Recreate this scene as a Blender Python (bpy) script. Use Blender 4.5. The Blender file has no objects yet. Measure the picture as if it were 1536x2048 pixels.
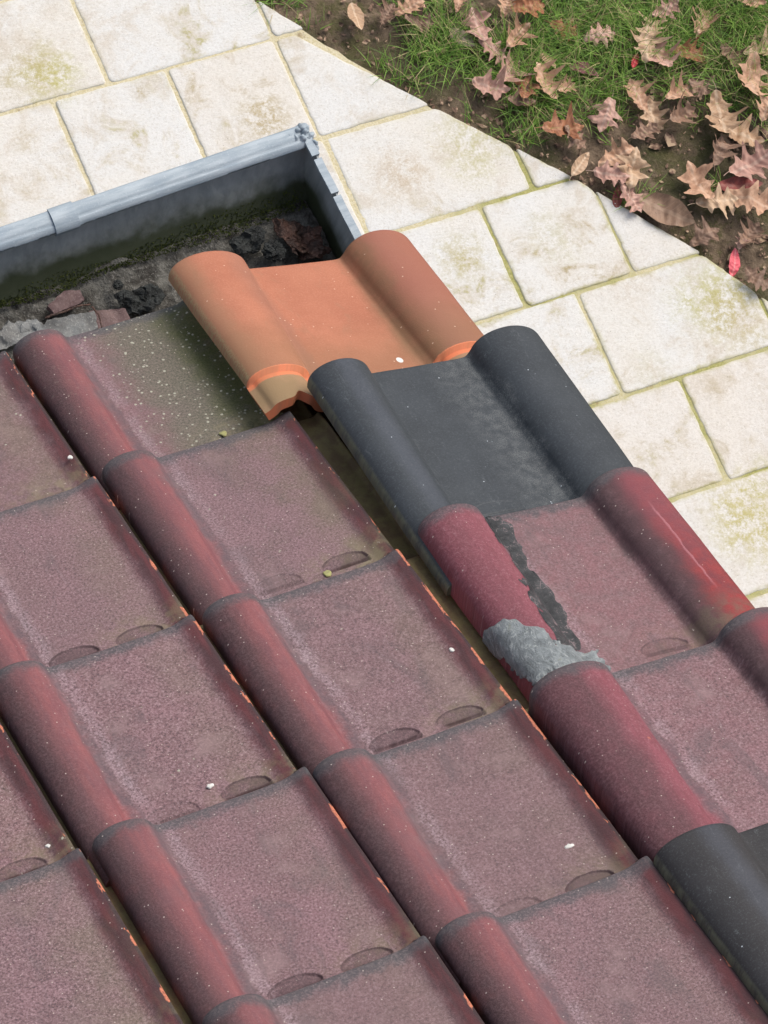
import bpy, bmesh, math, random
import numpy as np
from mathutils import Vector, Matrix, noise as mnoise
S = bpy.context.scene
COL = S.collection
R_ = math.radians
# ------------------------------------------------------------------ camera
PF = 6800.08
PR = np.array([-0.333924967816325, 0.298511846618568, 0.3634050473601904])
PC = np.array([-0.9925404020644577, -1.2576713565351767, 3.2953614066006356])
def rodr(r):
    t = np.linalg.norm(r); k = r / t
    K = np.array([[0, -k[2], k[1]], [k[2], 0, -k[0]], [-k[1], k[0], 0]])
    return np.eye(3) + math.sin(t) * K + (1 - math.cos(t)) * K @ K
CR = rodr(PR)
cd = bpy.data.cameras.new('camera'); cam = bpy.data.objects.new('camera', cd); COL.objects.link(cam)
cd.sensor_fit = 'VERTICAL'; cd.sensor_height = 36.0; cd.lens = 36.0 * PF / 2048
cd.clip_start = 0.1; cd.clip_end = 500
M = Matrix.Identity(4)
for a in range(3):
    for b in range(3): M[a][b] = float(CR[b, a])
    M[a][3] = float(PC[a])
cam.matrix_world = M
S.camera = cam
# ------------------------------------------------------------------ light
W_ = bpy.data.worlds.new('World'); S.world = W_; W_.use_nodes = True
wn = W_.node_tree.nodes; wl = W_.node_tree.links
sky = wn.new('ShaderNodeTexSky'); sky.sky_type = 'NISHITA'; sky.sun_disc = False
SUN_EL, SUN_AZ = R_(52), R_(62)       # azimuth from +Y towards +X
sky.sun_elevation = SUN_EL; sky.sun_rotation = SUN_AZ
sky.dust_density = 3.0; sky.air_density = 1.0; sky.ozone_density = 1.0
hs = wn.new('ShaderNodeHueSaturation'); hs.inputs['Saturation'].default_value = .55
wl.new(sky.outputs[0], hs.inputs['Color']); wl.new(hs.outputs[0], wn['Background'].inputs[0]); wn['Background'].inputs[1].default_value = 0.125
sd = bpy.data.lights.new('sun', 'SUN'); sd.energy = 1.6; sd.angle = R_(40); sd.color = (1, .93, .84)
so = bpy.data.objects.new('sun', sd); COL.objects.link(so)
d = Vector((math.sin(SUN_AZ) * math.cos(SUN_EL), math.cos(SUN_AZ) * math.cos(SUN_EL), math.sin(SUN_EL)))
so.rotation_euler = d.to_track_quat('Z', 'Y').to_euler()
S.view_settings.view_transform = 'Standard'; S.view_settings.look = 'None'
S.view_settings.exposure = 0.53; S.view_settings.gamma = 1
S.view_settings.use_curve_mapping = False
# ------------------------------------------------------------------ frames
L, TH, H = 0.24354, 0.555439, 3.703392
Y0, PP, TW = 1.98915, 0.28, 0.22
CT, ST = math.cos(TH), math.sin(TH)
def RP(u, v, w): return Vector((u, -v * CT + w * ST, v * ST + w * CT))
ROOF = Matrix(((1, 0, 0, 0), (0, -CT, ST, 0), (0, ST, CT, 0), (0, 0, 0, 1)))   # (u,v,w)->world (left-handed)
def px(P):
    q = CR @ (np.array(P) - PC)
    return 768 + PF * q[0] / -q[2], 1024 - PF * q[1] / -q[2]
def on_z(x, y, z):
    dd = CR.T @ np.array([(x - 768) / PF, -(y - 1024) / PF, -1.0])
    s = (z - PC[2]) / dd[2]; P = PC + s * dd
    return Vector((float(P[0]), float(P[1]), z))
# ------------------------------------------------------------------ helpers
def tag(o, label=None, cat=None, group=None, kind=None):
    if label: o['label'] = label
    if cat: o['category'] = cat
    if group: o['group'] = group
    if kind: o['kind'] = kind
    return o
def mesh_obj(name, verts, faces, mat=None, parent=None, smooth=True, uvs=None, sharp=None):
    me = bpy.data.meshes.new(name)
    me.from_pydata([tuple(v) for v in verts], [], faces); me.update()
    if smooth: me.polygons.foreach_set('use_smooth', [True] * len(me.polygons))
    if uvs is not None:
        lay = me.uv_layers.new(name='UVMap')
        li = np.empty(len(me.loops), dtype=np.int32); me.loops.foreach_get('vertex_index', li)
        lay.data.foreach_set('uv', np.asarray(uvs, dtype=np.float32)[li].ravel())
    if mat: me.materials.append(mat)
    o = bpy.data.objects.new(name, me); COL.objects.link(o)
    if parent: o.parent = parent
    if sharp is not None and hasattr(me, 'set_sharp_from_angle'): me.set_sharp_from_angle(angle=R_(sharp))
    return o
def empty(name, loc=(0, 0, 0)):
    o = bpy.data.objects.new(name, None); o.location = loc; o.empty_display_size = .02; COL.objects.link(o); return o
def box_geo(x0, x1, y0, y1, z0, z1):
    v = [(x, y, z) for x in (x0, x1) for y in (y0, y1) for z in (z0, z1)]
    f = [(0, 1, 3, 2), (4, 6, 7, 5), (0, 4, 5, 1), (2, 3, 7, 6), (0, 2, 6, 4), (1, 5, 7, 3)]
    return v, f
class G:                                   # tiny node graph helper
    def __init__(s, name, rough=.8, spec=.5):
        s.m = bpy.data.materials.new(name); s.m.use_nodes = True; s.t = s.m.node_tree
        s.b = s.t.nodes['Principled BSDF']; s.b.inputs['Roughness'].default_value = rough
        s.b.inputs['Specular IOR Level'].default_value = spec
    def n(s, t, **k):
        x = s.t.nodes.new(t)
        for a, v in k.items(): setattr(x, a, v)
        return x
    def put(s, sock, v):
        if v is None: return
        if isinstance(v, bpy.types.NodeSocket): s.t.links.new(v, sock)
        elif isinstance(v, (tuple, list)):
            sock.default_value = tuple(v) + ((1,) if len(v) == 3 and sock.type == 'RGBA' else ())
        else: sock.default_value = v
    def math(s, op, a, b=0.0, c=0.0):
        x = s.n('ShaderNodeMath', operation=op); s.put(x.inputs[0], a); s.put(x.inputs[1], b); s.put(x.inputs[2], c); return x.outputs[0]
    def vm(s, op, a, b=(0, 0, 0)):
        x = s.n('ShaderNodeVectorMath', operation=op); s.put(x.inputs[0], a); s.put(x.inputs[1], b)
        return x.outputs['Value'] if op in ('DISTANCE', 'LENGTH', 'DOT_PRODUCT') else x.outputs[0]
    def mix(s, f, a, b, mode='MIX'):
        x = s.n('ShaderNodeMix', data_type='RGBA', blend_type=mode); s.put(x.inputs[0], f); s.put(x.inputs[6], a); s.put(x.inputs[7], b); return x.outputs[2]
    def sm(s, v, a, b, lo=0.0, hi=1.0):
        x = s.n('ShaderNodeMapRange', interpolation_type='SMOOTHSTEP'); s.put(x.inputs[0], v)
        for i, q in enumerate((a, b, lo, hi)): s.put(x.inputs[1 + i], q)
        return x.outputs[0]
    def noise(s, vec, scale, detail=4, rough=.6, dist=0.0, out=0):
        x = s.n('ShaderNodeTexNoise'); s.put(x.inputs['Vector'], vec); x.inputs['Scale'].default_value = scale
        x.inputs['Detail'].default_value = detail; x.inputs['Roughness'].default_value = rough; x.inputs['Distortion'].default_value = dist
        return x.outputs[out]
    def voro(s, vec, scale, feature='F1', out='Distance', rnd=1.0):
        x = s.n('ShaderNodeTexVoronoi', feature=feature); s.put(x.inputs['Vector'], vec); x.inputs['Scale'].default_value = scale
        x.inputs['Randomness'].default_value = rnd
        return x.outputs[out]
    def pos(s): return s.n('ShaderNodeNewGeometry').outputs['Position']
    def obj(s): return s.n('ShaderNodeTexCoord').outputs['Object']
    def uv(s): return s.n('ShaderNodeUVMap').outputs[0]
    def rnd(s): return s.n('ShaderNodeObjectInfo').outputs['Random']
    def ocol(s): return s.n('ShaderNodeObjectInfo').outputs['Color']
    def sep(s, v):
        x = s.n('ShaderNodeSeparateXYZ'); s.put(x.inputs[0], v); return x.outputs
    def comb(s, x_, y_, z_=0.0):
        x = s.n('ShaderNodeCombineXYZ'); s.put(x.inputs[0], x_); s.put(x.inputs[1], y_); s.put(x.inputs[2], z_); return x.outputs[0]
    def col(s, v): s.put(s.b.inputs['Base Color'], v)
    def bump(s, h, st=.5, dist=.001, nrm=None):
        x = s.n('ShaderNodeBump'); s.put(x.inputs['Height'], h); x.inputs['Strength'].default_value = st; x.inputs['Distance'].default_value = dist
        if nrm is not None: s.put(x.inputs['Normal'], nrm)
        s.t.links.new(x.outputs[0], s.b.inputs['Normal']); return x.outputs[0]
def band(g, v, a, b, c, d_):               # 0 ->1 (a..b) -> 0 (c..d)
    return g.math('MULTIPLY', g.sm(v, a, b), g.sm(v, c, d_, 1, 0))
# ------------------------------------------------------------------ materials
# shared tile coordinates: UV = (u, v) metres in the tile, seed shifts the noise
def tile_coords(g):
    uv = g.uv(); s = g.sep(uv); r = g.rnd()
    off = g.comb(g.math('MULTIPLY', r, 37.0), g.math('MULTIPLY', r, 91.0), g.math('MULTIPLY', r, 13.0))
    vec = g.vm('ADD', uv, off)
    return uv, s[0], s[1], vec, r
def worn_tile(verge=False):
    g = G('worn verge clay' if verge else 'worn engobed clay', .5, .35)
    uv, u, v, vec, r = tile_coords(g)
    oc = g.sep(g.ocol())                    # R redness  G moss  B lichen
    red, moss, lich = oc[0], oc[1], oc[2]; al = g.n('ShaderNodeObjectInfo').outputs['Alpha']
    nb = g.noise(vec, 18, 4, .6); nm = g.noise(vec, 70, 4, .6); nf = g.noise(vec, 400, 5, .9); nf2 = g.noise(vec, 1500, 2, .7)
    streak = g.noise(g.vm('MULTIPLY', vec, (1, .16, 1)), 130, 3, .6)
    uw = g.math('ADD', u, g.math('MULTIPLY_ADD', nb, .022, -.011)); uw = g.math('ADD', uw, g.math('MULTIPLY_ADD', nm, .008, -.004))
    # pan
    pan = g.mix(g.sm(nb, .35, .65), (.222, .126, .140), (.172, .102, .108))
    pan = g.mix(g.math('MULTIPLY', red, g.sm(nm, .3, .7, .4, 1)), pan, (.30, .098, .122))
    pan = g.mix(g.math('MULTIPLY', g.sm(nf, .51, .63), .66), pan, (.47, .345, .365))
    pan = g.mix(g.math('MULTIPLY', g.sm(nf, .50, .39), .82), pan, (.036, .025, .029))
    pan = g.mix(g.sm(r, 0, 1, 0, .45), pan, (.16, .110, .108)); pan = g.mix(g.math('MULTIPLY', g.sm(nb, .55, .72), .5), pan, (.30, .20, .205)); pan = g.mix(g.math('MULTIPLY', g.sm(g.noise(g.vm('MULTIPLY', vec, (1, .35, 1)), 26, 4, .6, .6), .54, .68), .40), pan, (.105, .082, .088))
    # roll: red along the crest, darker on its left side
    crest = band(g, uw, -.046, -.034, -.012, -.002)
    dark_flank = g.math('MULTIPLY', band(g, uw, -.075, -.068, -.050, -.018), g.sm(nm, .15, .6, .75, 1))
    rollc = g.mix(g.sm(streak, .3, .7), (.255, .076, .080), (.185, .060, .070))
    rollc = g.mix(g.math('MULTIPLY', g.sm(nf, .50, .68), .45), rollc, (.36, .20, .21)); rollc = g.mix(g.math('MULTIPLY', g.sm(nf, .46, .34), .5), rollc, (.10, .04, .045))
    rollc = g.mix(g.math('MULTIPLY', g.sm(nb, .42, .70), .40), rollc, (.135, .072, .082))
    if verge:
        dark_flank = g.math('MULTIPLY', g.sm(uw, -.022, -.050), g.sm(nm, .1, .6, .7, 1))
        rollc = g.mix(g.sm(streak, .3, .7), (.235, .058, .080), (.19, .046, .062))
        rollc = g.mix(g.math('MULTIPLY', g.sm(nf, .50, .64), .5), rollc, (.38, .20, .23)); rollc = g.mix(g.math('MULTIPLY', g.sm(nf, .48, .36), .55), rollc, (.095, .035, .042))
        dark_flank = g.math('MULTIPLY', dark_flank, g.sm(red, .2, .75, .9, .18))
    rollm = g.sm(uw, .008, -.016)
    c = g.mix(g.math('MULTIPLY', rollm, .92), pan, rollc)
    c = g.mix(g.math('MULTIPLY', dark_flank, .85), c, g.mix(g.sm(nf, .4, .65), (.040, .025, .028), (.105, .066, .070)))
    # bluish-grey line where the roll meets the pan
    jl = g.math('MULTIPLY', band(g, uw, -.010, -.003, .002, .007), g.sm(nm, .3, .6, .15, .6))
    c = g.mix(jl, c, (.105, .082, .095))
    jl2 = g.math('MULTIPLY', band(g, uw, .003, .008, .012, .022), g.math('MULTIPLY', g.sm(nf, .42, .6, 0, .6), g.sm(nb, .35, .6, .15, .9)))
    c = g.mix(jl2, c, (.42, .33, .37))
    # tan film beside the right upstand, then the dark red upstand
    film = g.math('MULTIPLY', band(g, uw, .070, .122, .127, .137), g.sm(nb, .3, .6, .35, 1))
    film = g.math('MULTIPLY', film, g.math('MULTIPLY_ADD', moss, .8, .05))
    if verge: film = g.math('MULTIPLY', film, .5)
    c = g.mix(g.math('MULTIPLY', film, .8), c, g.mix(g.sm(nf, .4, .6), (.135, .105, .070), (.24, .20, .14)))
    up = g.sm(uw, .126, .144)
    upc = g.mix(g.sm(streak, .35, .65), (.125, .030, .034), (.070, .026, .030))
    upc = g.mix(g.sm(u, .1475, .1505, 0, .92), upc, (.030, .018, .020))
    if verge:
        rr = g.mix(g.sm(nm, .3, .7), (.28, .036, .036), (.17, .034, .042))
        rr = g.mix(g.sm(v, .05, .20, .7, 0), rr, (.20, .060, .075))
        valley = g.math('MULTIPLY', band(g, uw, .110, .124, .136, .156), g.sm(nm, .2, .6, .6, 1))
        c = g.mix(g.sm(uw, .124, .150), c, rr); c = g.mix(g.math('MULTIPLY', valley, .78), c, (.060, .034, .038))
        scr = g.math('MULTIPLY', band(g, g.math('ADD', u, g.math('MULTIPLY_ADD', nm, .006, -.003)), .1560, .1580, .1585, .1600), band(g, v, .05, .08, .17, .20))
        c = g.mix(g.math('MULTIPLY', scr, .7), c, (.40, .16, .18))
    else: c = g.mix(g.math('MULTIPLY', up, .9), c, upc)
    # general moss / olive grime
    mm = g.math('MULTIPLY', g.sm(g.math('ADD', nb, g.math('MULTIPLY', moss, .45)), .68, .98), g.sm(moss, .2, .9))
    mm = g.math('MULTIPLY', mm, g.sm(g.math('ADD', u, g.math('MULTIPLY_ADD', nm, .04, -.02)), .025, .085, .03, 1))
    grn = g.math('MULTIPLY', g.math('MULTIPLY', g.sm(lich, .6, .85), g.sm(g.math('ADD', u, g.math('MULTIPLY_ADD', nb, .05, -.025)), .085, .125)), g.sm(nm, .25, .55, .4, 1))
    c = g.mix(g.math('MULTIPLY', mm, .7), c, g.mix(g.sm(nf, .4, .6), (.085, .078, .045), (.17, .15, .09)))
    olv = g.math('MULTIPLY', g.sm(lich, .6, .85), g.sm(g.math('ADD', u, g.math('MULTIPLY_ADD', nb, .06, -.03)), .010, .055)); c = g.mix(g.math('MULTIPLY', g.math('MULTIPLY', olv, g.sm(u, .135, .125)), .78), c, g.mix(g.sm(nf, .42, .60), (.075, .070, .052), (.21, .195, .155)))
    c = g.mix(g.math('MULTIPLY', grn, .85), c, g.mix(g.sm(nf, .4, .6), (.055, .070, .012), (.11, .12, .035)))
    edge = g.math('MULTIPLY', g.math('MULTIPLY', g.sm(v, .185, .232), g.sm(u, .03, .12)), g.math('MULTIPLY', g.sm(nm, .38, .62), g.math('MULTIPLY_ADD', moss, .7, .25)))
    c = g.mix(edge, c, (.23, .20, .115))
    # darker bluish band at the nose
    nose = g.math('MULTIPLY', g.sm(g.math('ADD', v, g.math('MULTIPLY_ADD', nm, .024, -.012)), .020, .006), g.sm(nf, .35, .6, .95, .65))
    c = g.mix(nose, c, g.mix(g.sm(nf, .45, .62), (.062, .062, .070), (.12, .12, .125)))
    # lichen dots
    vo = g.voro(vec, 150); vo2 = g.noise(vec, 55, 2, .5)
    vo = g.math('ADD', vo, g.math('MULTIPLY_ADD', g.noise(vec, 260, 3, .7), .34, -.17)); dots = g.math('MULTIPLY', g.sm(vo, .27, .15), g.sm(g.math('ADD', vo2, g.math('MULTIPLY', lich, .35)), .74, .80))
    dots = g.math('MULTIPLY', g.math('MULTIPLY', dots, g.sm(lich, 0, .12)), g.sm(u, .0, .03, .08, 1))
    c = g.mix(dots, c, (.42, .41, .33))
    sp = g.voro(vec, 330); spc = g.sep(g.voro(vec, 330, out='Color'))[0]
    fleck = g.math('MULTIPLY', g.sm(sp, .26, .16), g.math('GREATER_THAN', spc, .955))
    c = g.mix(g.math('MULTIPLY', fleck, .8), c, (.55, .47, .42))
    # bare clay on the chipped edge of the rib
    chip = g.math('MULTIPLY', band(g, g.math('ADD', u, g.math('MULTIPLY_ADD', nm, .006, -.0030)), .1490, .1500, .1560, .1570), g.sm(g.math('ADD', g.noise(g.vm('MULTIPLY', vec, (1, .4, 1)), 75, 3, .6), g.math('MULTIPLY_ADD', al, .14, g.sm(v, .0, .05, .05, 0))), .60, .63))
    if not verge: c = g.mix(chip, c, g.mix(g.sm(nf, .4, .6), (.66, .22, .12), (.42, .14, .09)))
    pit = g.math('MULTIPLY', g.math('MULTIPLY', g.sm(g.voro(vec, 26), .085, .06), g.math('GREATER_THAN', g.sep(g.voro(vec, 26, out='Color'))[1], .78)), g.sm(u, -.01, -.03))
    c = g.mix(pit, c, (.55, .20, .11))
    # brown wet channel right of the rib
    ch = g.sm(u, .1560, .1575) if not verge else g.math('GREATER_THAN', u, 5.0)
    c = g.mix(ch, c, g.mix(g.sm(nm, .35, .65), (.15, .105, .055), (.20, .165, .070)))
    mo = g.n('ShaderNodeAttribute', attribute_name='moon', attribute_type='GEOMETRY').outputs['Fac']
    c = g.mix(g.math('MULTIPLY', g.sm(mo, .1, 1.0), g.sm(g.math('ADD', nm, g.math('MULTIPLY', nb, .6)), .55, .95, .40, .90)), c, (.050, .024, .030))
    # bare inside and underside (u flag > 1)
    c = g.mix(g.math('GREATER_THAN', u, 1.0), c, (.10, .045, .032))
    g.col(c)
    g.put(g.b.inputs['Roughness'], g.sm(nf, .3, .7, .42, .68))
    h = g.math('ADD', g.math('MULTIPLY', nf, 1.0), g.math('MULTIPLY', nm, .6)); h = g.math('ADD', h, g.math('MULTIPLY', dots, .5))
    g.bump(h, .75, .0011)
    return g.m
def orange_tile():
    g = G('new orange clay', .62, .3)
    uv, u, v, vec, r = tile_coords(g)
    nb = g.noise(vec, 14, 4, .6); nm = g.noise(vec, 60, 4, .6); nf = g.noise(vec, 900, 3, .7)
    c = g.mix(g.sm(nb, .3, .7), (.44, .165, .095), (.37, .13, .075))
    c = g.mix(g.math('MULTIPLY', g.sm(nf, .5, .75), .25), c, (.58, .30, .20))
    gr = g.noise(vec, 420, 4, .8); c = g.mix(g.math('MULTIPLY', g.sm(gr, .50, .68), .35), c, (.56, .29, .20)); c = g.mix(g.math('MULTIPLY', g.sm(gr, .47, .33), .35), c, (.28, .11, .07))
    blt = g.noise(g.vm('MULTIPLY', vec, (1, .5, 1)), 38, 5, .7, .8); c = g.mix(g.math('MULTIPLY', g.sm(blt, .55, .70), .35), c, (.30, .165, .10))
    # darker brown tone: valley of the right roll, outer flanks, near the head
    val = g.math('MULTIPLY', band(g, g.math('ADD', u, g.math('MULTIPLY_ADD', nb, .03, -.015)), .098, .122, .130, .152), g.sm(nm, .2, .6, .6, 1))
    c = g.mix(g.math('MULTIPLY', val, .75), c, (.17, .105, .055))
    sh = g.math('MULTIPLY', g.sm(g.math('ADD', u, g.math('MULTIPLY_ADD', nb, .03, -.015)), .12, .15), .75)
    c = g.mix(sh, c, (.27, .105, .075))
    val2 = band(g, g.math('ADD', u, g.math('MULTIPLY_ADD', nb, .03, -.015)), -.045, -.015, -.006, .006)
    c = g.mix(g.math('MULTIPLY', val2, .38), c, (.21, .12, .09))
    lf = g.math('MULTIPLY', g.sm(g.math('ADD', u, g.math('MULTIPLY_ADD', nm, .02, -.01)), -.060, -.086), .6)
    c = g.mix(lf, c, (.30, .165, .095))
    hd = g.math('MULTIPLY', g.sm(g.math('ADD', v, g.math('MULTIPLY_ADD', nb, .08, -.04)), .10, .20), .45)
    c = g.mix(hd, c, (.25, .145, .075))
    rim = g.math('MULTIPLY', g.math('MULTIPLY', g.sm(u, -.089, -.092), g.sm(nf, .4, .6)), .8)
    c = g.mix(rim, c, (.33, .27, .14))
    sp = g.voro(vec, 300); spc = g.sep(g.voro(vec, 300, out='Color'))[0]
    c = g.mix(g.math('MULTIPLY', g.math('MULTIPLY', g.sm(sp, .3, .2), .6), g.math('GREATER_THAN', spc, .985)), c, (.75, .55, .42))
    bd = g.math('MULTIPLY', g.sm(g.vm('DISTANCE', g.vm('MULTIPLY', uv, (1, .8, 0)), (.094, .1560, 0)), .0042, .0032), g.sm(g.noise(vec, 300), .3, .42))
    c = g.mix(bd, c, (.72, .70, .66))
    # bare fired clay of the step and the collar
    hv = g.math('ADD', v, g.math('MULTIPLY_ADD', nf, .003, -.0015))
    stepm = g.math('MULTIPLY', g.sm(hv, .2145, .2160), g.math('MULTIPLY', g.math('LESS_THAN', u, .9), g.math('GREATER_THAN', g.math('ABSOLUTE', g.math('SUBTRACT', u, .056)), .060)))
    c = g.mix(stepm, c, g.mix(g.sm(nm, .35, .65), (.72, .22, .105), (.55, .20, .10)))
    colm = g.math('MULTIPLY', g.sm(hv, .2225, .2240), g.math('MULTIPLY', g.math('LESS_THAN', u, .9), g.math('GREATER_THAN', g.math('ABSOLUTE', g.math('SUBTRACT', u, .056)), .060)))
    c = g.mix(colm, c, g.mix(g.sm(nb, .35, .65), (.36, .215, .125), (.27, .18, .095)))
    c = g.mix(g.math('GREATER_THAN', u, 1.0), c, g.mix(g.sm(nm, .4, .6), (.55, .17, .08), (.38, .15, .08)))
    g.col(c); g.put(g.b.inputs['Roughness'], g.sm(nb, .3, .7, .5, .7))
    g.bump(g.math('ADD', g.math('ADD', nf, gr), g.math('MULTIPLY', nm, .7)), .4, .0008)
    return g.m
def black_tile(name, base, dusty, ul=-.072):
    g = G(name, .55, .3)
    uv, u, v, vec, r = tile_coords(g)
    nb = g.noise(vec, 16, 4, .6); nm = g.noise(vec, 80, 5, .65); nf = g.noise(vec, 1000, 3, .7)
    c = g.mix(g.sm(nb, .3, .7), base, tuple(q * .82 for q in base))
    c = g.mix(g.math('MULTIPLY', g.sm(nf, .5, .72), .25), c, (.10, .11, .125))
    dz = band(g, g.math('ADD', u, g.math('MULTIPLY_ADD', nb, .04, -.02)), .050, .100, .120, .126)
    dz = g.math('MULTIPLY', dz, g.sm(g.math('ADD', g.math('MULTIPLY', nm, .7), g.math('MULTIPLY', nf, .4)), .44, .68))
    c = g.mix(g.math('MULTIPLY', g.math('MULTIPLY', dz, g.sm(nf, .40, .62, .25, 1)), dusty), c, (.20, .21, .21))
    sc = g.noise(g.vm('MULTIPLY', vec, (1, .22, 1)), 90, 4, .7, 1.5)
    c = g.mix(g.math('MULTIPLY', g.math('MULTIPLY', g.sm(sc, .60, .68), g.sm(nf, .42, .6)), .35), c, (.17, .19, .20))
    ru = band(g, uv_x(g, u, nm, .006), -.052, -.036, -.030, -.014)  # highlight along the left roll's crest, put into the colour
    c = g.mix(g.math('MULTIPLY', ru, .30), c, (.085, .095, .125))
    eg = g.sm(g.math('ADD', u, g.math('MULTIPLY_ADD', nm, .003, -.0015)), ul + .0035, ul + .0015)
    c = g.mix(g.math('MULTIPLY', eg, g.sm(nm, .35, .6, .2, .9)), c, (.12, .125, .085))
    gr = g.noise(vec, 430, 4, .8); c = g.mix(g.math('MULTIPLY', g.sm(gr, .52, .70), .45), c, (.105, .115, .125)); c = g.mix(g.math('MULTIPLY', g.sm(gr, .46, .34), .4), c, (.020, .023, .028))
    sp = g.voro(vec, 240); spc = g.sep(g.voro(vec, 240, out='Color'))[0]
    c = g.mix(g.math('MULTIPLY', g.sm(sp, .2, .1), g.math('GREATER_THAN', spc, .985)), c, (.5, .55, .6))
    c = g.mix(g.math('GREATER_THAN', u, 1.0), c, g.mix(g.sm(nm, .4, .6), (.10, .11, .07), (.19, .21, .15)))
    g.col(c); g.put(g.b.inputs['Roughness'], g.math('ADD', g.sm(nb, .3, .7, .52, .66), g.math('MULTIPLY', dz, .2)))
    g.bump(g.math('ADD', nf, g.math('MULTIPLY', nm, .5)), .3, .0006)
    return g.m
def uv_x(g, u, n, a): return g.math('ADD', u, g.math('MULTIPLY_ADD', n, a * 2, -a))
def simple(name, c1, c2, scale, rough=.8, bump=.4, bd=.002, fine=0, spec=.4, metal=0, coord='pos', c3=None):
    g = G(name, rough, spec); p = g.pos() if coord == 'pos' else g.obj()
    n1 = g.noise(p, scale, 6, .65); c = g.mix(g.sm(n1, .35, .65), c1, c2)
    h = n1
    if fine:
        n2 = g.noise(p, fine, 3, .7)
        if c3: c = g.mix(g.math('MULTIPLY', g.sm(n2, .52, .68), .7), c, c3)
        h = g.math('ADD', n1, n2)
    g.col(c); g.b.inputs['Metallic'].default_value = metal
    if bump: g.bump(h, bump, bd)
    return g.m
def zinc(name='weathered zinc', inner=False):
    g = G(name, .45, .5); p = g.obj(); s = g.sep(p)
    nb = g.noise(p, 25, 4, .6); st = g.noise(g.vm('MULTIPLY', p, (1, 1, .12)), 90, 5, .65); st2 = g.noise(g.vm('MULTIPLY', p, (.15, 1, 1)), 160, 4, .6)
    nf = g.noise(p, 500, 3, .6)
    if inner:
        c = g.mix(g.sm(st, .3, .7), (.28, .31, .32), (.38, .405, .415))
        drips = g.sm(g.noise(g.vm('MULTIPLY', p, (1, 1, .10)), 75, 3, .5), .60, .66)
        c = g.mix(g.math('MULTIPLY', g.math('MULTIPLY', drips, g.sm(nb, .4, .6)), .8), c, (.42, .44, .44))
        al = g.sm(g.math('ADD', s[2], g.math('MULTIPLY_ADD', nb, .05, -.025)), -.030, -.066)
        c = g.mix(g.math('MULTIPLY', al, .72), c, g.mix(g.sm(st, .35, .65), (.060, .068, .038), (.10, .11, .07)))
        al2 = g.sm(g.math('ADD', s[2], g.math('MULTIPLY_ADD', nb, .03, -.015)), -.054, -.066)
        c = g.mix(g.math('MULTIPLY', al2, .85), c, (.035, .045, .014))
    else:
        c = g.mix(g.sm(st2, .3, .7), (.25, .305, .35), (.37, .425, .465))
        c = g.mix(g.math('MULTIPLY', g.sm(nb, .5, .7), .4), c, (.28, .34, .40))
        c = g.mix(g.math('MULTIPLY', g.sm(nf, .58, .72), .3), c, (.62, .66, .70))
    g.col(c); g.b.inputs['Metallic'].default_value = .0 if inner else .12
    g.put(g.b.inputs['Roughness'], g.sm(nb, .3, .7, .50, .7))
    g.bump(g.math('ADD', nf, g.math('MULTIPLY', st2, 1.0)), .2, .0008)
    return g.m
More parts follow.
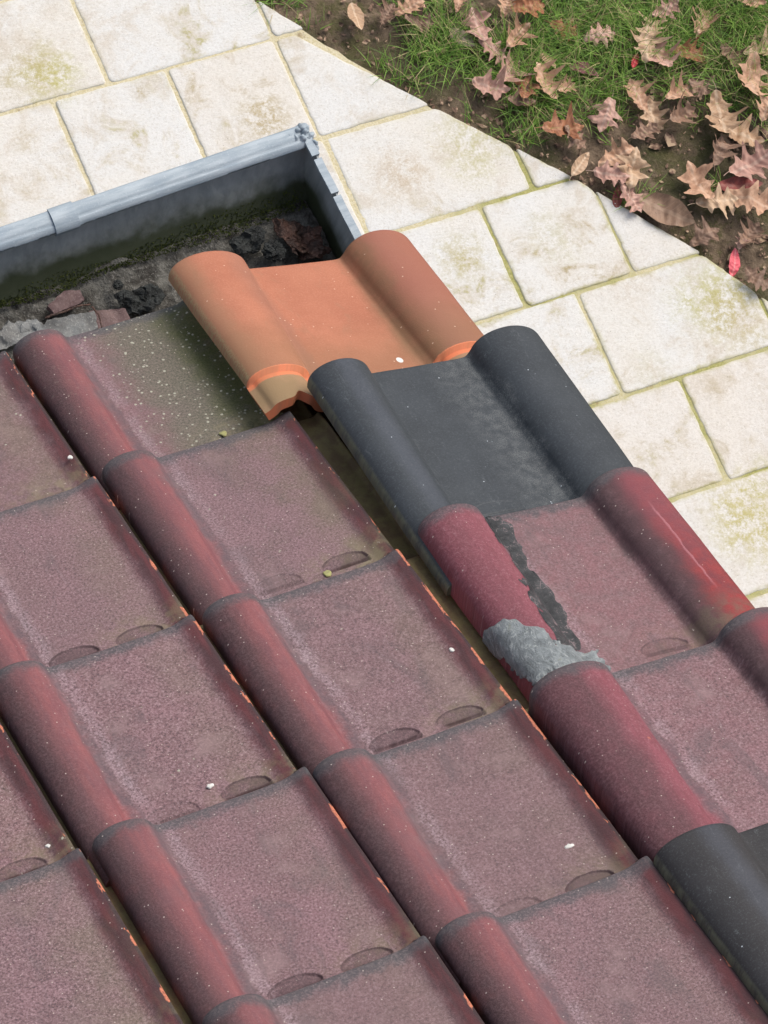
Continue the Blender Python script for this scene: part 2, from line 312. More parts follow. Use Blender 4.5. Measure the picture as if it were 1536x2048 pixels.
def stone():
    g = G('pale sandstone paver', .78, .3); p = g.pos()
    r = g.n('ShaderNodeAttribute', attribute_name='pid', attribute_type='GEOMETRY').outputs['Fac']
    off = g.comb(g.math('MULTIPLY', r, 17.0), g.math('MULTIPLY', r, 31.0), 0.0); q = g.vm('ADD', p, off)
    n0 = g.noise(q, 3.0, 4, .6); n1 = g.noise(q, 9, 6, .7, .6); n2 = g.noise(q, 40, 5, .7); n3 = g.noise(q, 170, 4, .75)
    c = g.mix(g.sm(n0, .35, .65), (.655, .625, .57), (.65, .645, .625))
    c = g.mix(g.sm(r, .55, 1.0, 0, .55), c, (.64, .575, .505))
    c = g.mix(g.math('MULTIPLY', g.sm(n1, .46, .66), .6), c, (.52, .45, .36))
    c = g.mix(g.math('MULTIPLY', g.sm(n3, .52, .68), .35), c, (.38, .32, .24))
    c = g.mix(g.math('MULTIPLY', g.sm(n3, .48, .35), .35), c, (.78, .755, .72))
    ns = g.noise(g.vm('MULTIPLY', q, (1, 2.6, 1)), 70, 5, .8, .7); c = g.mix(g.math('MULTIPLY', g.sm(ns, .56, .70), .32), c, (.42, .35, .25))
    c = g.mix(g.math('MULTIPLY', g.sm(g.noise(q, 24, 6, .8), .60, .70), .40), c, (.44, .40, .33))
    pt = g.math('MULTIPLY', g.sm(g.voro(q, 120), .16, .08), g.math('GREATER_THAN', g.sep(g.voro(q, 120, out='Color'))[0], .93)); c = g.mix(g.math('MULTIPLY', pt, .7), c, (.16, .13, .10))
    ed = g.n('ShaderNodeAttribute', attribute_name='edge', attribute_type='GEOMETRY').outputs['Fac']
    gx = g.sm(g.math('SUBTRACT', g.sep(p)[0], g.math('MULTIPLY', g.sep(p)[1], .75)), .6, 1.3, .25, .8)
    em = g.math('MULTIPLY', g.math('MULTIPLY', g.sm(g.math('ADD', ed, g.math('MULTIPLY_ADD', n2, .9, -.45)), .55, 1.05), gx), g.sm(n1, .4, .6, .3, 1))
    c = g.mix(em, c, (.40, .37, .16))
    # moss and dirt stains
    st = g.math('MULTIPLY', g.sm(n1, .52, .66), g.sm(n2, .42, .62))
    st = g.math('MULTIPLY', st, g.sm(g.noise(p, 2.1, 3, .5), .42, .62))
    c = g.mix(g.math('MULTIPLY', st, .75), c, g.mix(g.sm(n0, .4, .6), (.33, .25, .10), (.36, .33, .11)))
    for (X, Y, rad, k, colr) in STAINS:
        dd = g.vm('DISTANCE', g.vm('MULTIPLY', p, (1, 1, 0)), (X, Y, 0))
        m = g.sm(g.math('ADD', dd, g.math('MULTIPLY_ADD', n1, rad * 1.5, -rad * .75)), rad, rad * .15)
        m = g.math('MULTIPLY', m, g.sm(g.math('ADD', g.math('MULTIPLY', n2, .6), g.math('MULTIPLY', n3, .4)), .40, .60))
        c = g.mix(g.math('MULTIPLY', m, k), c, colr)
    g.col(c); h = g.math('ADD', g.math('MULTIPLY', n2, 1.0), g.math('MULTIPLY', n3, .5))
    g.bump(g.math('ADD', h, ns), .5, .004)
    return g.m
STAINS = []
for (x, y, rad, k, cc) in [(95, 150, .105, .85, (.40, .38, .06)), (60, 135, .13, .5, (.38, .30, .16)), (530, 238, .09, .75, (.36, .27, .11)),
        (280, 185, .03, .6, (.36, .27, .11)), (940, 290, .13, .6, (.40, .36, .13)), (800, 350, .10, .55, (.42, .30, .17)),
        (925, 520, .09, .7, (.40, .34, .13)), (1110, 480, .10, .45, (.42, .38, .2)), (1440, 600, .16, .75, (.38, .35, .08)),
        (1470, 640, .12, .5, (.40, .30, .14)), (1500, 1040, .15, .8, (.42, .36, .10)), (1530, 960, .09, .5, (.42, .38, .12)),
        (1260, 560, .1, .3, (.45, .36, .26)), (760, 130, .10, .3, (.50, .42, .30)), (50, 280, .05, .4, (.42, .33, .18)), (1300, 740, .08, .35, (.46, .42, .28))]:
    P = on_z(x, y, -H); STAINS.append((P.x, P.y, rad, k, cc))
def joint_mat():
    g = G('mossy mortar joint', .95, .2); p = g.pos(); s = g.sep(p)
    n = g.noise(p, 14, 5, .7); nf = g.noise(p, 150, 4, .7)
    gx = g.sm(g.math('ADD', g.math('SUBTRACT', s[0], g.math('MULTIPLY', s[1], .75)), g.math('MULTIPLY_ADD', n, .8, -.4)), .75, 1.25)
    c = g.mix(g.sm(nf, .35, .65), (.64, .58, .42), (.52, .45, .27))
    c2 = g.mix(g.sm(nf, .35, .65), (.25, .26, .06), (.40, .37, .15))
    gx = g.math('MULTIPLY', gx, g.sm(g.noise(p, 5, 4, .6), .36, .58, .15, 1)); c = g.mix(g.math('MULTIPLY', gx, .9), c, c2)
    c = g.mix(g.math('MULTIPLY', g.sm(n, .60, .70), .6), c, (.22, .14, .07))
    g.col(c); g.bump(g.math('ADD', n, nf), .7, .004); return g.m
def leaf_mat(name, c1, c2, vein, spot, trans=0.0):
    g = G(name, .6, .35); uv = g.uv(); s = g.sep(uv); p = g.obj(); r = g.rnd()
    vec = g.vm('ADD', p, g.comb(g.math('MULTIPLY', r, 7.0), r, 0.0))
    n = g.noise(vec, 45, 4, .6); nf = g.noise(vec, 220, 3, .7)
    c = g.mix(g.sm(g.math('ADD', n, g.math('MULTIPLY_ADD', r, .3, -.15)), .35, .65), c1, c2)
    c = g.mix(g.math('MULTIPLY', g.sm(nf, .58, .72), .5), c, spot)
    vv = g.math('ABSOLUTE', s[0])
    c = g.mix(g.math('MULTIPLY', g.sm(vv, .045, .015), .6), c, vein)
    side = g.math('PINGPONG', g.math('ADD', g.math('MULTIPLY', s[1], 9.0), g.math('MULTIPLY', vv, -5.0)), .5)
    c = g.mix(g.math('MULTIPLY', g.sm(side, .06, .02), .35), c, vein)
    g.col(c); g.bump(g.math('ADD', n, side), .5, .002)
    return g.m
def soil_mat():
    g = G('damp garden soil', .9, .25); p = g.pos()
    n0 = g.noise(p, 4, 4, .6); n1 = g.noise(p, 22, 6, .7); n2 = g.noise(p, 130, 5, .75)
    c = g.mix(g.sm(n1, .35, .65), (.115, .082, .055), (.26, .19, .13)); c = g.mix(g.math('MULTIPLY', g.sm(g.noise(p, 9, 6, .75), .50, .62), .7), c, (.095, .095, .030))
    c = g.mix(g.math('MULTIPLY', g.sm(n0, .48, .6), .6), c, (.060, .068, .024))
    c = g.mix(g.math('MULTIPLY', g.sm(n2, .56, .70), .5), c, (.26, .20, .15))
    c = g.mix(g.math('MULTIPLY', g.sm(n2, .45, .32), .6), c, (.030, .022, .016))
    g.col(c); g.bump(g.math('ADD', n1, n2), .9, .012); return g.m
def grass_mat():
    g = G('grass blade', .55, .3); uv = g.uv(); s = g.sep(uv)
    r = s[0]
    c = g.mix(g.sm(r, .0, .6), (.055, .130, .016), (.20, .34, .055))
    c = g.mix(g.sm(r, .72, .9), c, (.26, .34, .075))
    c = g.mix(g.sm(r, .84, .88), c, (.42, .34, .17))
    g.col(c); return g.m
def patch_mat():
    g = G('grey repair tape', .62, .4); p = g.pos()
    n1 = g.noise(p, 45, 5, .65, .8); n2 = g.noise(g.vm('MULTIPLY', p, (1, .35, 1)), 200, 5, .75, 1.2); n3 = g.noise(p, 700, 3, .7)
    c = g.mix(g.sm(n1, .35, .65), (.17, .19, .20), (.29, .32, .33))
    c = g.mix(g.math('MULTIPLY', g.sm(n2, .52, .66), .8), c, (.43, .46, .46))
    c = g.mix(g.math('MULTIPLY', g.sm(n2, .44, .34), .8), c, (.09, .105, .105))
    c = g.mix(g.math('MULTIPLY', g.sm(n1, .58, .68), .5), c, (.20, .21, .16))
    g.col(c); g.bump(g.math('ADD', g.math('MULTIPLY', n2, 1.6), n3), .9, .0018); return g.m
def tar_mat():
    g = G('black tar', .45, .4); p = g.pos()
    n1 = g.noise(p, 60, 5, .7); n2 = g.noise(p, 420, 4, .75); cr = g.voro(g.vm('ADD', p, g.vm('MULTIPLY', g.noise(p, 150, 3, .6, out=1), (.006, .006, .006))), 150, 'DISTANCE_TO_EDGE')
    c = g.mix(g.sm(n1, .35, .65), (.020, .021, .024), (.060, .062, .066))
    c = g.mix(g.math('MULTIPLY', g.math('MULTIPLY', g.sm(cr, .05, .02), g.sm(n1, .48, .60)), .8), c, (.34, .24, .25))
    c = g.mix(g.math('MULTIPLY', g.sm(n2, .58, .72), .5), c, (.16, .15, .16))
    g.col(c); g.bump(g.math('ADD', n1, n2), .9, .0015); return g.m
MAT = {}
MAT['worn'] = worn_tile(); MAT['verge'] = worn_tile(True); MAT['orange'] = orange_tile()
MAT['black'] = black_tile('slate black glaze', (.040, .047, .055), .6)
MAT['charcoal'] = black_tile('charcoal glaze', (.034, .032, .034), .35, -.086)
MAT['zinc'] = zinc(); MAT['zinc_in'] = zinc('stained zinc inside', True)
MAT['stone'] = stone(); MAT['joint'] = joint_mat(); MAT['soil'] = soil_mat(); MAT['grass'] = grass_mat()
MAT['wall'] = simple('render wall', (.55, .52, .46), (.48, .45, .40), 6, .9, .3, .004, 120)
MAT['wood'] = simple('old batten wood', (.06, .035, .022), (.10, .06, .04), 30, .9, .4)
MAT['mud'] = simple('gutter silt', (.045, .040, .034), (.19, .185, .165), 40, .85, .9, .006, 260, c3=(.27, .26, .24))
MAT['moss'] = simple('wet moss', (.045, .062, .012), (.10, .125, .022), 60, .85, .9, .004, 380, c3=(.17, .19, .05))
MAT['slate'] = simple('grey silt cake', (.16, .16, .155), (.24, .25, .25), 25, .8, .5, .003, 300, c3=(.38, .38, .36))
MAT['shard'] = simple('mauve shard', (.12, .07, .07), (.17, .11, .105), 50, .7, .4, .002, 400, c3=(.25, .18, .17))
MAT['rotleaf'] = simple('rotten leaf', (.085, .040, .028), (.035, .022, .018), 45, .6, .8, .004, 260, c3=(.16, .10, .08))
MAT['wad'] = simple('black wet clump', (.012, .013, .013), (.045, .05, .048), 120, .5, .9, .004, 500, c3=(.10, .11, .11))
MAT['patch'] = patch_mat(); pass
MAT['tar'] = tar_mat(); pass
MAT['lichen_y'] = simple('yellow lichen', (.40, .39, .15), (.26, .25, .12), 300, .9, .8, .001)
MAT['bird'] = simple('white dropping', (.72, .71, .68), (.55, .54, .50), 300, .8, .5, .001)
# ------------------------------------------------------------------ tiles
def smooth_poly(P, rad, keep=2):
    seg = np.r_[0, np.cumsum(np.hypot(*np.diff(P, axis=0).T))]
    n = int(seg[-1] / .0011); t = np.linspace(0, seg[-1], n)
    Q = np.c_[np.interp(t, seg, P[:, 0]), np.interp(t, seg, P[:, 1])]
    k = max(1, int(rad / .0011)); keep = keep
    out = Q.copy()
    for i in range(n):
        kk = min(k, i, n - 1 - i)
        k3 = min(i, n - 1 - i, max(k, 5)) if (keep == 1 and -.014 < Q[i, 0] < .012) else kk
        out[i] = Q[i - k3:i + k3 + 1].mean(0)
    return out
def arc(uc, ru, h, a0, a1, n, wb=0.0, pw=.92):
    out = []
    for a in np.linspace(math.radians(a0), math.radians(a1), n):
        c, s = math.cos(a), math.sin(a)
        out.append((uc + ru * c, wb + h * (abs(s) ** pw) * (1 if s >= 0 else -1)))
    return out
def profile(kind, t, ul=-.0605, h=.0215, lowl=.018, rw=.0385, rh=.028):
    """cross-section (u,w) of a tile at fraction t of its length; t>1 = the collar step"""
    cl = 0 if t <= 1 else 1
    k = 1 - .24 * min(t, 1)
    if kind == 'field':
        ru = (-ul) / 2 * (1 - .26 * min(t, 1)); uc = ul + ru
        pts = [(ul + .001, -.012)] + arc(uc, ru, h * k, 176, 4, 40)
        pts += [(uc + ru + .004, 0), (.05, -.0006), (.125, 0), (.133, .0010), (.1440, .0058), (.1505, .0078), (.1528, .0074), (.1534, -.006), (.1550, -.0105), (.180, -.0105), (.1830, -.0065), (.1865, -.0065), (.1875, -.014)]
        return smooth_poly(np.array(pts), .0022, 1)
    st = .0075 if cl else 0
    ru = (-ul) / 2 * (1 - .22 * min(t, 1)); uc = ul + ru
    pts = [(ul + .0005, -lowl)] + arc(uc, ru - st, h * k - st, 174, 4, 44)
    pts += [(uc + ru + .004, 0), (.05, -.0004), (.108, 0), (.116, .0008)]
    ur, cr, hr = .116, rw * (1 - .08 * min(t, 1)) - st, rh * (1 - .15 * min(t, 1)) - st
    pts += arc(ur + .003 + rw, cr, hr, 168, 2, 44) + [(ur + .003 + rw + cr + .0008, -.012), (ur + .003 + rw + cr + .001, -.045)]
    return smooth_poly(np.array(pts), .0026)
def build_tile(name, kind, mat, length=.285, ul=-.0605, h=.0200, drop=.0125, thick=.009, lowl=.018, rw=.0385, rh=.028, moons=(), moon_d=.005, collar=None, cut=None, bend=0.0, seed=0):
    rng = random.Random(seed)
    # stations along v
    vs = [0, .0003, .0008, .0016, .0028, .0045] + list(np.linspace(.007, L - .036, 56)) + list(np.linspace(L - .035, L - .006, 42)) + [L - .003, L, L + .003] + list(np.linspace(L + .006, length, 14))
    if collar:
        vs = [q for q in vs if q < collar - .002] + [collar - .0015, collar - .0005, collar, collar + .0004, collar + .0012] + list(np.linspace(collar + .003, length, 14))
    n = 0; V = []; UV = []; rows = []
    def resamp(P, n):
        if len(P) == n: return P
        s = np.linspace(0, 1, len(P)); q = np.linspace(0, 1, n); return np.c_[np.interp(q, s, P[:, 0]), np.interp(q, s, P[:, 1])]
    n = 330 if kind == 'field' else 380
    def even(P):
        seg = np.r_[0, np.cumsum(np.hypot(*np.diff(P, axis=0).T))]; q = np.linspace(0, seg[-1], n)
        return np.c_[np.interp(q, seg, P[:, 0]), np.interp(q, seg, P[:, 1])]
    top, bot = [], []; mos = []
    for v in vs:
        t = v / length if not collar else (v / collar if v < collar + .0002 else 2)
        P = even(profile(kind, t, ul, h, lowl, rw, rh))
        T = np.gradient(P, axis=0); T /= np.linalg.norm(T, axis=1)[:, None] + 1e-12; N = np.c_[-T[:, 1], T[:, 0]]
        nose = .0030 * (1 - math.sqrt(max(0, 1 - (1 - min(v / .0045, 1)) ** 2)))
        dz = -drop * v / L + bend * (v / L) * (1 - v / L)
        lft = []; mrow = [0.0] * n
        for i in range(n):
            u, w = P[i]
            wob = mnoise.noise(Vector((u * 25 + seed, v * 25, seed * 1.7))) * .0006
            w2 = w + wob
            for (mc, mw, mh, mk) in moons:          # half-moon recess whose straight side drops into a slot
                dx = (u - mc) / mw; LE = L - .0112; dy = (LE - v) / mh
                if -1 < dx < 1 and v > LE - mh:
                    if dy > .16:
                        rr = math.sqrt(dx * dx + ((dy - .16) / .84) ** 2) + .05 * mnoise.noise(Vector((u * 160, v * 160, seed)))
                        if rr < 1:
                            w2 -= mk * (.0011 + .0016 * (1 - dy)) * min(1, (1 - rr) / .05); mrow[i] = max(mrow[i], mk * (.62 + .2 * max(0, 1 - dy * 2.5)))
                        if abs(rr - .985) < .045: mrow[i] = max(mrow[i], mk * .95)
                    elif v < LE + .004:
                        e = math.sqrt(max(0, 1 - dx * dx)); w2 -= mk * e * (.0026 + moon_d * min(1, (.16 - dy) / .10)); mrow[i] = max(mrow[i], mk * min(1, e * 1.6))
            a = (u - N[i, 0] * nose, w2 - N[i, 1] * nose + dz); lft.append(a)
        mos.append(mrow); top.append([(a[0], v, a[1]) for a in lft])
        bt = thick
        bot.append([(a[0] - N[i, 0] * bt, v, a[1] - N[i, 1] * bt) for i, a in enumerate(lft)])
    VU = [list(vs)]
    if cut:                                          # irregular broken head / nose outline
        for k in range(len(vs)):
            for i in range(n):
                for arr in (top, bot):
                    u, v, w = arr[k][i]; arr[k][i] = (u, cut(u, v), w)
    m = len(vs); W = []
    MO = []
    def addv(p, flag, v0=None, mo=0.0): V.append(RP(*p)); UV.append((p[0] + flag, p[1] if v0 is None else v0)); MO.append(mo); return len(V) - 1
    ti = [[addv(p, 0, vs[k], mos[k][i]) for i, p in enumerate(r)] for k, r in enumerate(top)]; bi = [[addv(p, 2.0) for p in r] for r in bot]
    F = []
    for k in range(m - 1):
        for i in range(n - 1):
            F.append((ti[k][i], ti[k][i + 1], ti[k + 1][i + 1], ti[k + 1][i]))
            if k % 1 == 0: F.append((bi[k][i], bi[k + 1][i], bi[k + 1][i + 1], bi[k][i + 1]))
    # edges (own verts so that they shade crisply)
    def strip(A, B, flag, ue=None):
        a = [addv(p, flag) for p in A]; b = [addv(p, flag) for p in B]
        for i in range(len(a) - 1): F.append((a[i], b[i], b[i + 1], a[i + 1]))
    fl = 0 if kind == 'field' else 2.0
    strip(top[0], bot[0], 0.0); strip([r[0] for r in bot], [r[0] for r in top], fl)
    strip([r[-1] for r in top], [r[-1] for r in bot], fl); strip(bot[-1], top[-1], 2.0)
    o = mesh_obj(name, V, [tuple(reversed(f)) for f in F], mat, uvs=UV)
    at = o.data.attributes.new('moon', 'FLOAT', 'POINT'); at.data.foreach_set('value', MO)
    return o
def place(o, u, v, w=0.0, rot=0.0, tilt=0.0, roll=0.0):
    """put the tile's pan corner at roof coordinates (u,v,w)"""
    up = Vector((0, ST, CT))
    Mr = Matrix.Rotation(rot, 4, up) @ Matrix.Rotation(tilt, 4, 'X') @ Matrix.Rotation(roll, 4, Vector((0, -CT, ST)))
    o.matrix_world = Matrix.Translation(RP(u, v, w)) @ Mr
    return o
GRP = 'worn red clay tiles on the roof slope'
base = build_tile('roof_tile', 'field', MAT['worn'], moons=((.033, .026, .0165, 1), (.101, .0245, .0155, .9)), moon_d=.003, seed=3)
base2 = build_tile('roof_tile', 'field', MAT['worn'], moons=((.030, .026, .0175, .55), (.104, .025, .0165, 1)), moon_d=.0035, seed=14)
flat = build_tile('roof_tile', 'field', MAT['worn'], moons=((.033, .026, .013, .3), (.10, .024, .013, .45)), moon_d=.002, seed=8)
# (col,row): (du,dv, colour(red,moss,lichen), mesh, label)
FIELD = {
 (0, 0): ((.55, .95, .9), flat, 'worn tile at the eave with moss and many lichen dots, beside the orange tile'),
 (0, 1): ((.0, .55, .25), base2, 'grey purple worn tile whose right edge borders the black tile and brown channel'),
 (0, 2): ((.08, .30, .1), base, 'worn purple tile with bright orange chips on its right edge, left of the grey repair patch'),
 (0, 3): ((.12, .15, .05), base2, 'worn purple tile with a white speck near its right, left of the second red verge tile'),
 (0, 4): ((.10, .10, .05), base, 'worn purple tile at the bottom right corner, left of the charcoal tile'),
 (-1, 0): ((.25, .45, .3), flat, 'brown worn tile cut by the left photo edge, just below the gutter debris'),
 (-1, 1): ((.05, .35, .1), base, 'worn tile at the left photo edge with a pale lichen line on its right side'),
 (-1, 2): ((.10, .25, .1), base2, 'worn purple tile with one white dot low on its pan, left of the middle column'),
 (-1, 3): ((.10, .15, .05), base, 'worn purple tile above the bottom edge with a greenish corner and two half-moon recesses'),
 (-1, 4): ((.15, .15, .05), base, 'worn tile cut by the bottom photo edge, third column from the right'),
 (-2, 2): ((.2, .3, .1), base, 'red edge of a worn tile at the left photo edge, lower half of the photo'),
 (-2, 3): ((.0, .45, .1), base, 'grey green worn tile filling the bottom left corner of the photo'),
 (-2, 1): ((.1, .3, .1), base, 'worn tile beyond the left photo edge beside the tile with the pale line'),
 (-2, 4): ((.1, .2, .1), base, 'worn tile just under the bottom left corner of the photo'),
}
OBS = {(0, 1): (310, 915), (0, 2): (515, 1200), (0, 3): (740, 1510), (0, 4): (990, 1835), (-1, 2): (90, 1335), (-1, 3): (305, 1650), (-1, 4): (530, 2000)}
def on_roof(x, y, w=0.0):
    dd = CR.T @ np.array([(x - 768) / PF, -(y - 1024) / PF, -1.0]); nn = np.array([0, ST, CT])
    s = (w - nn @ PC) / (nn @ dd); P = PC + s * dd
    return float(P[0]), float(-P[1] * CT + P[2] * ST)
CHIP = {(0, 2): .95, (0, 3): .8, (0, 1): .15, (-1, 2): .3, (-1, 3): .55, (-1, 1): .35, (0, 4): .5, (-2, 3): .4, (-1, 0): .1}
first = {id(base): True, id(flat): True, id(base2): True}
TILES = {}
for (i, j), (cc, src, lab) in FIELD.items():
    if first[id(src)]: o = src; first[id(src)] = False
    else: o = src.copy(); COL.objects.link(o)
    u, v = i * TW, j * L
    if (i, j) in OBS: u, v = on_roof(*OBS[(i, j)])
    if i == -2: u -= .002
    place(o, u, v); o.color = (*cc, CHIP.get((i, j), .15))
    tag(o, lab, 'roof tile', GRP); TILES[(i, j)] = o
# verge tiles
VG = 'double-roll verge tiles along the right roof edge'
def orange_cut(u, v):
    k = min(1, max(0, -u / .02)); v2 = v - .009 * k * min(1, v / .2165)
    if v > .222 and u < 0: v2 -= .010 * math.exp(-((u + .052) / .007) ** 2) * (v - .222) / .04
    return v2
ROLL = (-12, -9.0, -8.0, -4.0, -2.5)
ora = build_tile('roof_tile', 'verge', MAT['orange'], length=.262, ul=-.094, h=.028, rw=.0435, rh=.033, drop=.012, lowl=.003, collar=.2165, thick=.011, cut=orange_cut, seed=21)
place(ora, *on_roof(490, 536, .014), .014, roll=R_(ROLL[0])); tag(ora, 'orange terracotta verge tile lying over the gutter corner', 'roof tile', VG)
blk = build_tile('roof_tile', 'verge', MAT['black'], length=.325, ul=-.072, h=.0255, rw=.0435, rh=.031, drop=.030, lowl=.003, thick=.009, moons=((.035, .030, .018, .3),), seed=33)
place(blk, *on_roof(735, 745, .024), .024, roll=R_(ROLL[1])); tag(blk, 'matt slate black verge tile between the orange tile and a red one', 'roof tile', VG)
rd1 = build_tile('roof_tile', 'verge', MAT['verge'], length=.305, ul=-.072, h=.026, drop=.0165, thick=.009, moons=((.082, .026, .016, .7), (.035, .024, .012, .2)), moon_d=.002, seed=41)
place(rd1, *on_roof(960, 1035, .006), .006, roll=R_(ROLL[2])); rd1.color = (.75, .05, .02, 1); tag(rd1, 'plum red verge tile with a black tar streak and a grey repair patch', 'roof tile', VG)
rd2 = build_tile('roof_tile', 'verge', MAT['verge'], length=.305, ul=-.086, h=.027, thick=.009, seed=47); place(rd2, *on_roof(1215, 1345, .004), .004, roll=R_(ROLL[3])); rd2.color = (.35, .15, .02, 1)
tag(rd2, 'worn red verge tile at the right photo edge, directly below the grey repair patch', 'roof tile', VG)
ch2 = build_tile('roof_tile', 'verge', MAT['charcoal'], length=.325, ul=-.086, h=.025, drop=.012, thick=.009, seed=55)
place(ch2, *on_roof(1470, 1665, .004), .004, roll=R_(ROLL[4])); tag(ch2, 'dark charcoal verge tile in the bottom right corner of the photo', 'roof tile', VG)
rd3 = rd2.copy(); COL.objects.link(rd3); place(rd3, .238, 1.232, .002); rd3.color = (.3, .2, .02, 1)
tag(rd3, 'worn red verge tile just below the charcoal tile, past the bottom right corner', 'roof tile', VG)
bpy.context.view_layer.update()
# ------------------------------------------------------------------ things lying on the tiles
def inside(poly, x, y):
    c = False; n = len(poly); j = n - 1
    for i in range(n):
        xi, yi = poly[i]; xj, yj = poly[j]
        if (yi > y) != (yj > y) and x < (xj - xi) * (y - yi) / (yj - yi) + xi: c = not c
        j = i
    return c
def skin_on(tile, name, poly, mat, parent, lift, wr, ragged=6.0, fq=60, sub=2):
    """lifts the patch of the tile's own surface that the outline covers and gives it thickness"""
    me = tile.data; mw = tile.matrix_world; co = [mw @ v.co for v in me.vertices]
    x0 = min(p[0] for p in poly) - 10; x1 = max(p[0] for p in poly) + 10; y0 = min(p[1] for p in poly) - 10; y1 = max(p[1] for p in poly) + 10
    uvl = me.uv_layers[0].data; V = {}; F = []; tops = []
    nr = [mw.to_3x3() @ v.normal for v in me.vertices]
    for f in me.polygons:
        li = f.loop_indices[0]
        if uvl[li].uv[0] > 1: continue
        c = sum((co[i] for i in f.vertices), Vector()) / 4; X, Y = px(c)
        if not (x0 < X < x1 and y0 < Y < y1): continue
        dn = mnoise.noise(c * fq) * ragged + mnoise.noise(c * fq * 4) * ragged * .6
        dn2 = mnoise.noise(c * fq + Vector((9, 3, 1))) * ragged + mnoise.noise(c * fq * 4 + Vector((5, 5, 5))) * ragged * .6
        if inside(poly, X + dn, Y + dn2): F.append(tuple(f.vertices))
    cnt = {}
    for f in F:
        for a, b in zip(f, f[1:] + f[:1]): cnt[(a, b)] = 1
    nb = {}
    for (a, b) in cnt:
        if (b, a) not in cnt: nb.setdefault(a, set()).add(b); nb.setdefault(b, set()).add(a)
    bverts = set(nb)
    for _ in range(10):
        new = {a: co[a] * .4 + sum((co[q] for q in nb[a]), Vector()) / len(nb[a]) * .6 for a in nb}
        for a, p in new.items(): co[a] = p
    idx = {}; VV = []; inv_m = parent.matrix_world.inverted()
    for f in F:
        for i in f:
            if i not in idx:
                idx[i] = len(VV); p = co[i]
                k = 0.15 if i in bverts else 1.0
                q2 = Vector((p.x * 35 + p.y * 20, p.y * 95 - p.x * 30, p.z * 40)); amp = lift * k + k * wr * (.7 * mnoise.noise(p * 45) + .9 * (1 - 2.2 * abs(mnoise.noise(q2))) + .15 * mnoise.noise(p * 260))
                VV.append(inv_m @ (p + nr[i] * max(amp, .0003)))
    FF = [tuple(idx[i] for i in f) for f in F]
    return mesh_obj(name, VV, FF, mat, parent)
PATCH = [(968, 1252), (1003, 1244), (1082, 1258), (1112, 1287), (1163, 1306), (1202, 1300), (1192, 1316), (1228, 1337), (1190, 1358), (1100, 1345), (1070, 1368), (1040, 1345), (1012, 1318), (985, 1312), (975, 1290), (968, 1270)]
TAR = [(968, 1030), (1008, 1028), (1030, 1070), (1050, 1108), (1075, 1155), (1105, 1185), (1130, 1215), (1140, 1255), (1165, 1275), (1165, 1310), (1135, 1305), (1110, 1280), (1085, 1235), (1062, 1195), (1040, 1150), (1020, 1100), (985, 1060)]
tar = skin_on(rd1, 'tar_streak', TAR, MAT['tar'], rd1, .0009, .0005, ragged=14, fq=55)
tar['label'] = 'cracked black tar smeared along the foot of the roll'
pat = skin_on(rd1, 'repair_patch', PATCH, MAT['patch'], rd1, .0018, .0012, ragged=14, fq=60)
pat['label'] = 'wrinkled grey repair patch moulded over the roll'
def blob(name, x, y, tile, rad, mat, label, cat, flat_=.3, seed=0, w=.004, group=None):
    """small crusty lump on a tile, found by its real height on the roof"""
    u, v = on_roof(x, y, w); rng = random.Random(seed); V = []; F = []
    n, m = 14, 5
    for k in range(m):
        a = (k / (m - 1)) * math.pi / 2
        for q in range(n):
            th = 2 * math.pi * q / n; rr = rad * 1.15 * math.cos(a) * (1 + .75 * mnoise.noise(Vector((math.cos(th) * 1.3, math.sin(th) * 1.3, seed * 3.1))))
            V.append(RP(u + rr * math.cos(th), v + rr * math.sin(th) * .8, w + rad * flat_ * math.sin(a) - .0012 * (k == 0)))
    for k in range(m - 1):
        for q in range(n): F.append((k * n + q, k * n + (q + 1) % n, (k + 1) * n + (q + 1) % n, (k + 1) * n + q))
    return tag(mesh_obj(name, V, F, mat), label, cat, group)
exec_blobs = [
 (140, 914, .0028, 'bird', 'white dropping on the left rib between two tiles, upper left', 'bird_dropping', .002),
 (905, 1299, .0028, 'bird', 'white dropping on the purple tile left of the grey repair patch', 'bird_dropping', -.005),
 (420, 1571, .0030, 'bird', 'white dropping low on the tile in the lower left middle', 'bird_dropping', -.009),
 (1139, 1691, .0034, 'bird', 'white dropping on the lower right tile above the half-moon recess', 'bird_dropping', -.009),
 (97, 1691, .0024, 'bird', 'small white dropping near the left photo edge above the bottom left tile', 'bird_dropping', -.009),
 (446, 866, .0038, 'lichen_y', 'yellow lichen spot on the tile edge below the moss at the eave', 'lichen', -.008),
 (655, 1146, .0042, 'lichen_y', 'pale yellow lichen lump at the tile edge beside the half-moon recess', 'lichen', -.009),
]
for k, (x, y, rad, mk, lab, nm, w) in enumerate(exec_blobs):
    blob(nm, x, y, None, rad, MAT[mk], lab, nm.replace('_', ' '), .05 if mk == 'lichen_y' else .14, k + 1, w - (.0015 if mk == 'lichen_y' else 0))
# ------------------------------------------------------------------ gutter
gut = empty('gutter', RP(0, 0, 0)); tag(gut, 'weathered zinc box gutter with a closed end, along the eave', 'gutter')
GA, GB = Vector((-.008, .152, -.055)), Vector((.372, .1705, -.050))
gdir = (GB - GA).normalized(); gn = Vector((gdir.y, -gdir.x, 0)).normalized()          # gn points back to the roof
